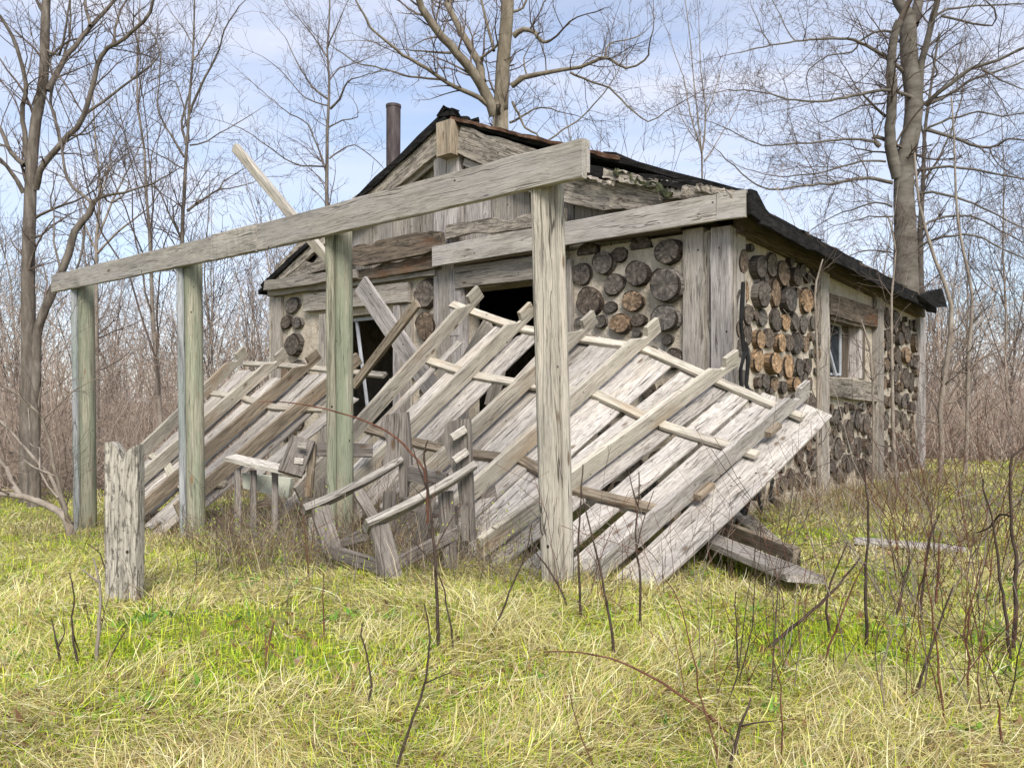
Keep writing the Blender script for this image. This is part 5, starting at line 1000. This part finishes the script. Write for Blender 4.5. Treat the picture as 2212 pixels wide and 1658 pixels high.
stem('red bramble arching across the split pergola post and the chair', [(925, 1130), (922, 1060), (915, 1015), (886, 974), (833, 930), (768, 902), (690, 880), (612, 868), (560, 868)], 5, 'twig_red', name='bramble_cane', cat='bramble', Y=4.72, twigs=.1)
# groups of look alike thin stems
def cluster(label, group, n, area, hgt, mats, wr=(.002, .005), lev=1, nm='thin_briar'):
    for k in range(n):
        px, py = random.uniform(*area[:2]), random.uniform(*area[2:]); p = G(px, py)
        if not keep(np.array([p.x]), np.array([p.y]), False)[0]: continue
        lines = []; h = random.uniform(*hgt); grow(lines, p-UP*.05, V((rg_(0, .28), rg_(0, .28), 1)), h, random.uniform(*wr), lev, dict(DEF, seg=.1, crook=.11, trop=.03, kids=5, rmin=.0013))
        v, f = tubes(lines, 4); mesh_np(nm, v, f, random.choice(mats), p, None, label=label, category='briar', group=group)
cluster('thin bare stem in the tangle along the right edge of the grass', 'thin stems along the right edge', 120, (1930, 2260, 1010, 1330), (.5, 1.5), ['twig_red', 'twig_red', 'twig_dark', 'bark_sap'])
cluster('thin bare stem growing at the foot of the cabin side wall', 'thin stems along the side wall', 46, (1690, 2010, 1040, 1120), (.4, 1.3), ['twig', 'twig_dark', 'bark_sap'])
cluster('thin bare stem in the weeds around the chairs', 'thin stems around the chairs', 120, (420, 1130, 1130, 1270), (.2, .75), ['twig_red', 'twig', 'twig_dark', 'bark_sap'], (.0016, .0035), 2, 'dry_weed')
cluster('thin bare stem in front of the lower edge of the large roof panel', 'thin stems below the roof panel', 26, (1060, 1480, 1215, 1330), (.25, .75), ['twig_dark', 'twig', 'twig_red'], (.0016, .0032), 2, 'dry_weed')
cluster('thin bare stem scattered in the open grass right of centre', 'thin stems in the right hand grass', 100, (1480, 2220, 1180, 1560), (.25, .95), ['twig_red', 'twig_red', 'twig_dark', 'bark_sap'], (.0018, .0034))
cluster('thin dry stem scattered in the grass at the left', 'thin stems in the left hand grass', 26, (0, 480, 1120, 1420), (.15, .5), ['twig', 'twig_red', 'twig_dark'], (.0014, .0028), 2, 'dry_weed')
def dead_brush():
    ls, l2 = [], []; opt = dict(DEF, seg=.06, crook=.32, trop=-.02, kids=5, rmin=.0012)
    spots = [(px, py, h) for px, py, h in [(random.uniform(430, 1090), random.gauss(1160, 42), .45) for _ in range(640)]+[(random.uniform(1080, 1500), random.gauss(1235, 22), .25) for _ in range(110)]+[(random.uniform(1680, 2240), random.gauss(1110, 50), .42) for _ in range(170)]+[(random.uniform(280, 460), random.gauss(1130, 12), .3) for _ in range(70)]+[(random.uniform(1500, 1760), random.gauss(1130, 25), .25) for _ in range(60)]]
    for px, py, h in spots:
        p = G(px, py)
        if not keep(np.array([p.x]), np.array([p.y]), False)[0]: continue
        for _ in range(3): grow(ls if rnd() < .5 else l2, p+V((rg_(0, .08), rg_(0, .06), -.02)), V((rg_(0, .7), rg_(0, .5), .8)), h*random.uniform(.5, 1.3), random.uniform(.0014, .0032), 1, opt)
    tube_obj('dead_brush', ls, 3, 'twig', None, kind='stuff'); tube_obj('dry_bramble_tangle', l2, 3, 'bark_sap', None, kind='stuff')
dead_brush()
def broadleaves():
    X, Y_, AZ = [], [], []
    for k in range(90):
        y = random.uniform(2.2, 9); x = random.uniform(-.66, .66)*y
        if k == 0: q = G(315, 1346); x, y = q.x, q.y
        if not keep(np.array([x]), np.array([y]))[0]: continue
        m_ = 9 if k else 60; X.append(x+RN.normal(0, .03 if k else .07, m_)); Y_.append(y+RN.normal(0, .03 if k else .05, m_)); AZ.append(RN.uniform(0, 6.28, m_))
    x, y, az = map(np.concatenate, (X, Y_, AZ)); n = len(x)
    blades('broadleaf_weeds', x, y, RN.uniform(.03, .07, n), RN.uniform(.012, .024, n), az, RN.uniform(.3, 1.1, n), RN.uniform(.2, .8, n), tones(n, [(.16, .34, .05), (.22, .42, .05), (.14, .26, .06)]), z0=.03, segs=3)
broadleaves()
# budding green leaflets on the briars around the chairs
n = 2600; pc = [G(random.choice([random.gauss(600, 60), random.gauss(480, 40), random.gauss(1080, 60), random.gauss(700, 120)]), random.uniform(1170, 1260)) for _ in range(120)]
i = RN.integers(0, len(pc), n); x = np.array([pc[k].x for k in i])+RN.normal(0, .09, n); y = np.array([pc[k].y for k in i])+RN.normal(0, .07, n)
blades('budding_leaves', x, y, RN.uniform(.012, .028, n), RN.uniform(.006, .012, n), RN.uniform(0, 6.28, n), RN.uniform(.2, 1.4, n), RN.uniform(0, .6, n), tones(n, [(.33, .40, .06), (.42, .45, .09), (.25, .33, .05)]), z0=np.abs(RN.normal(.12, .15, n)), segs=2)
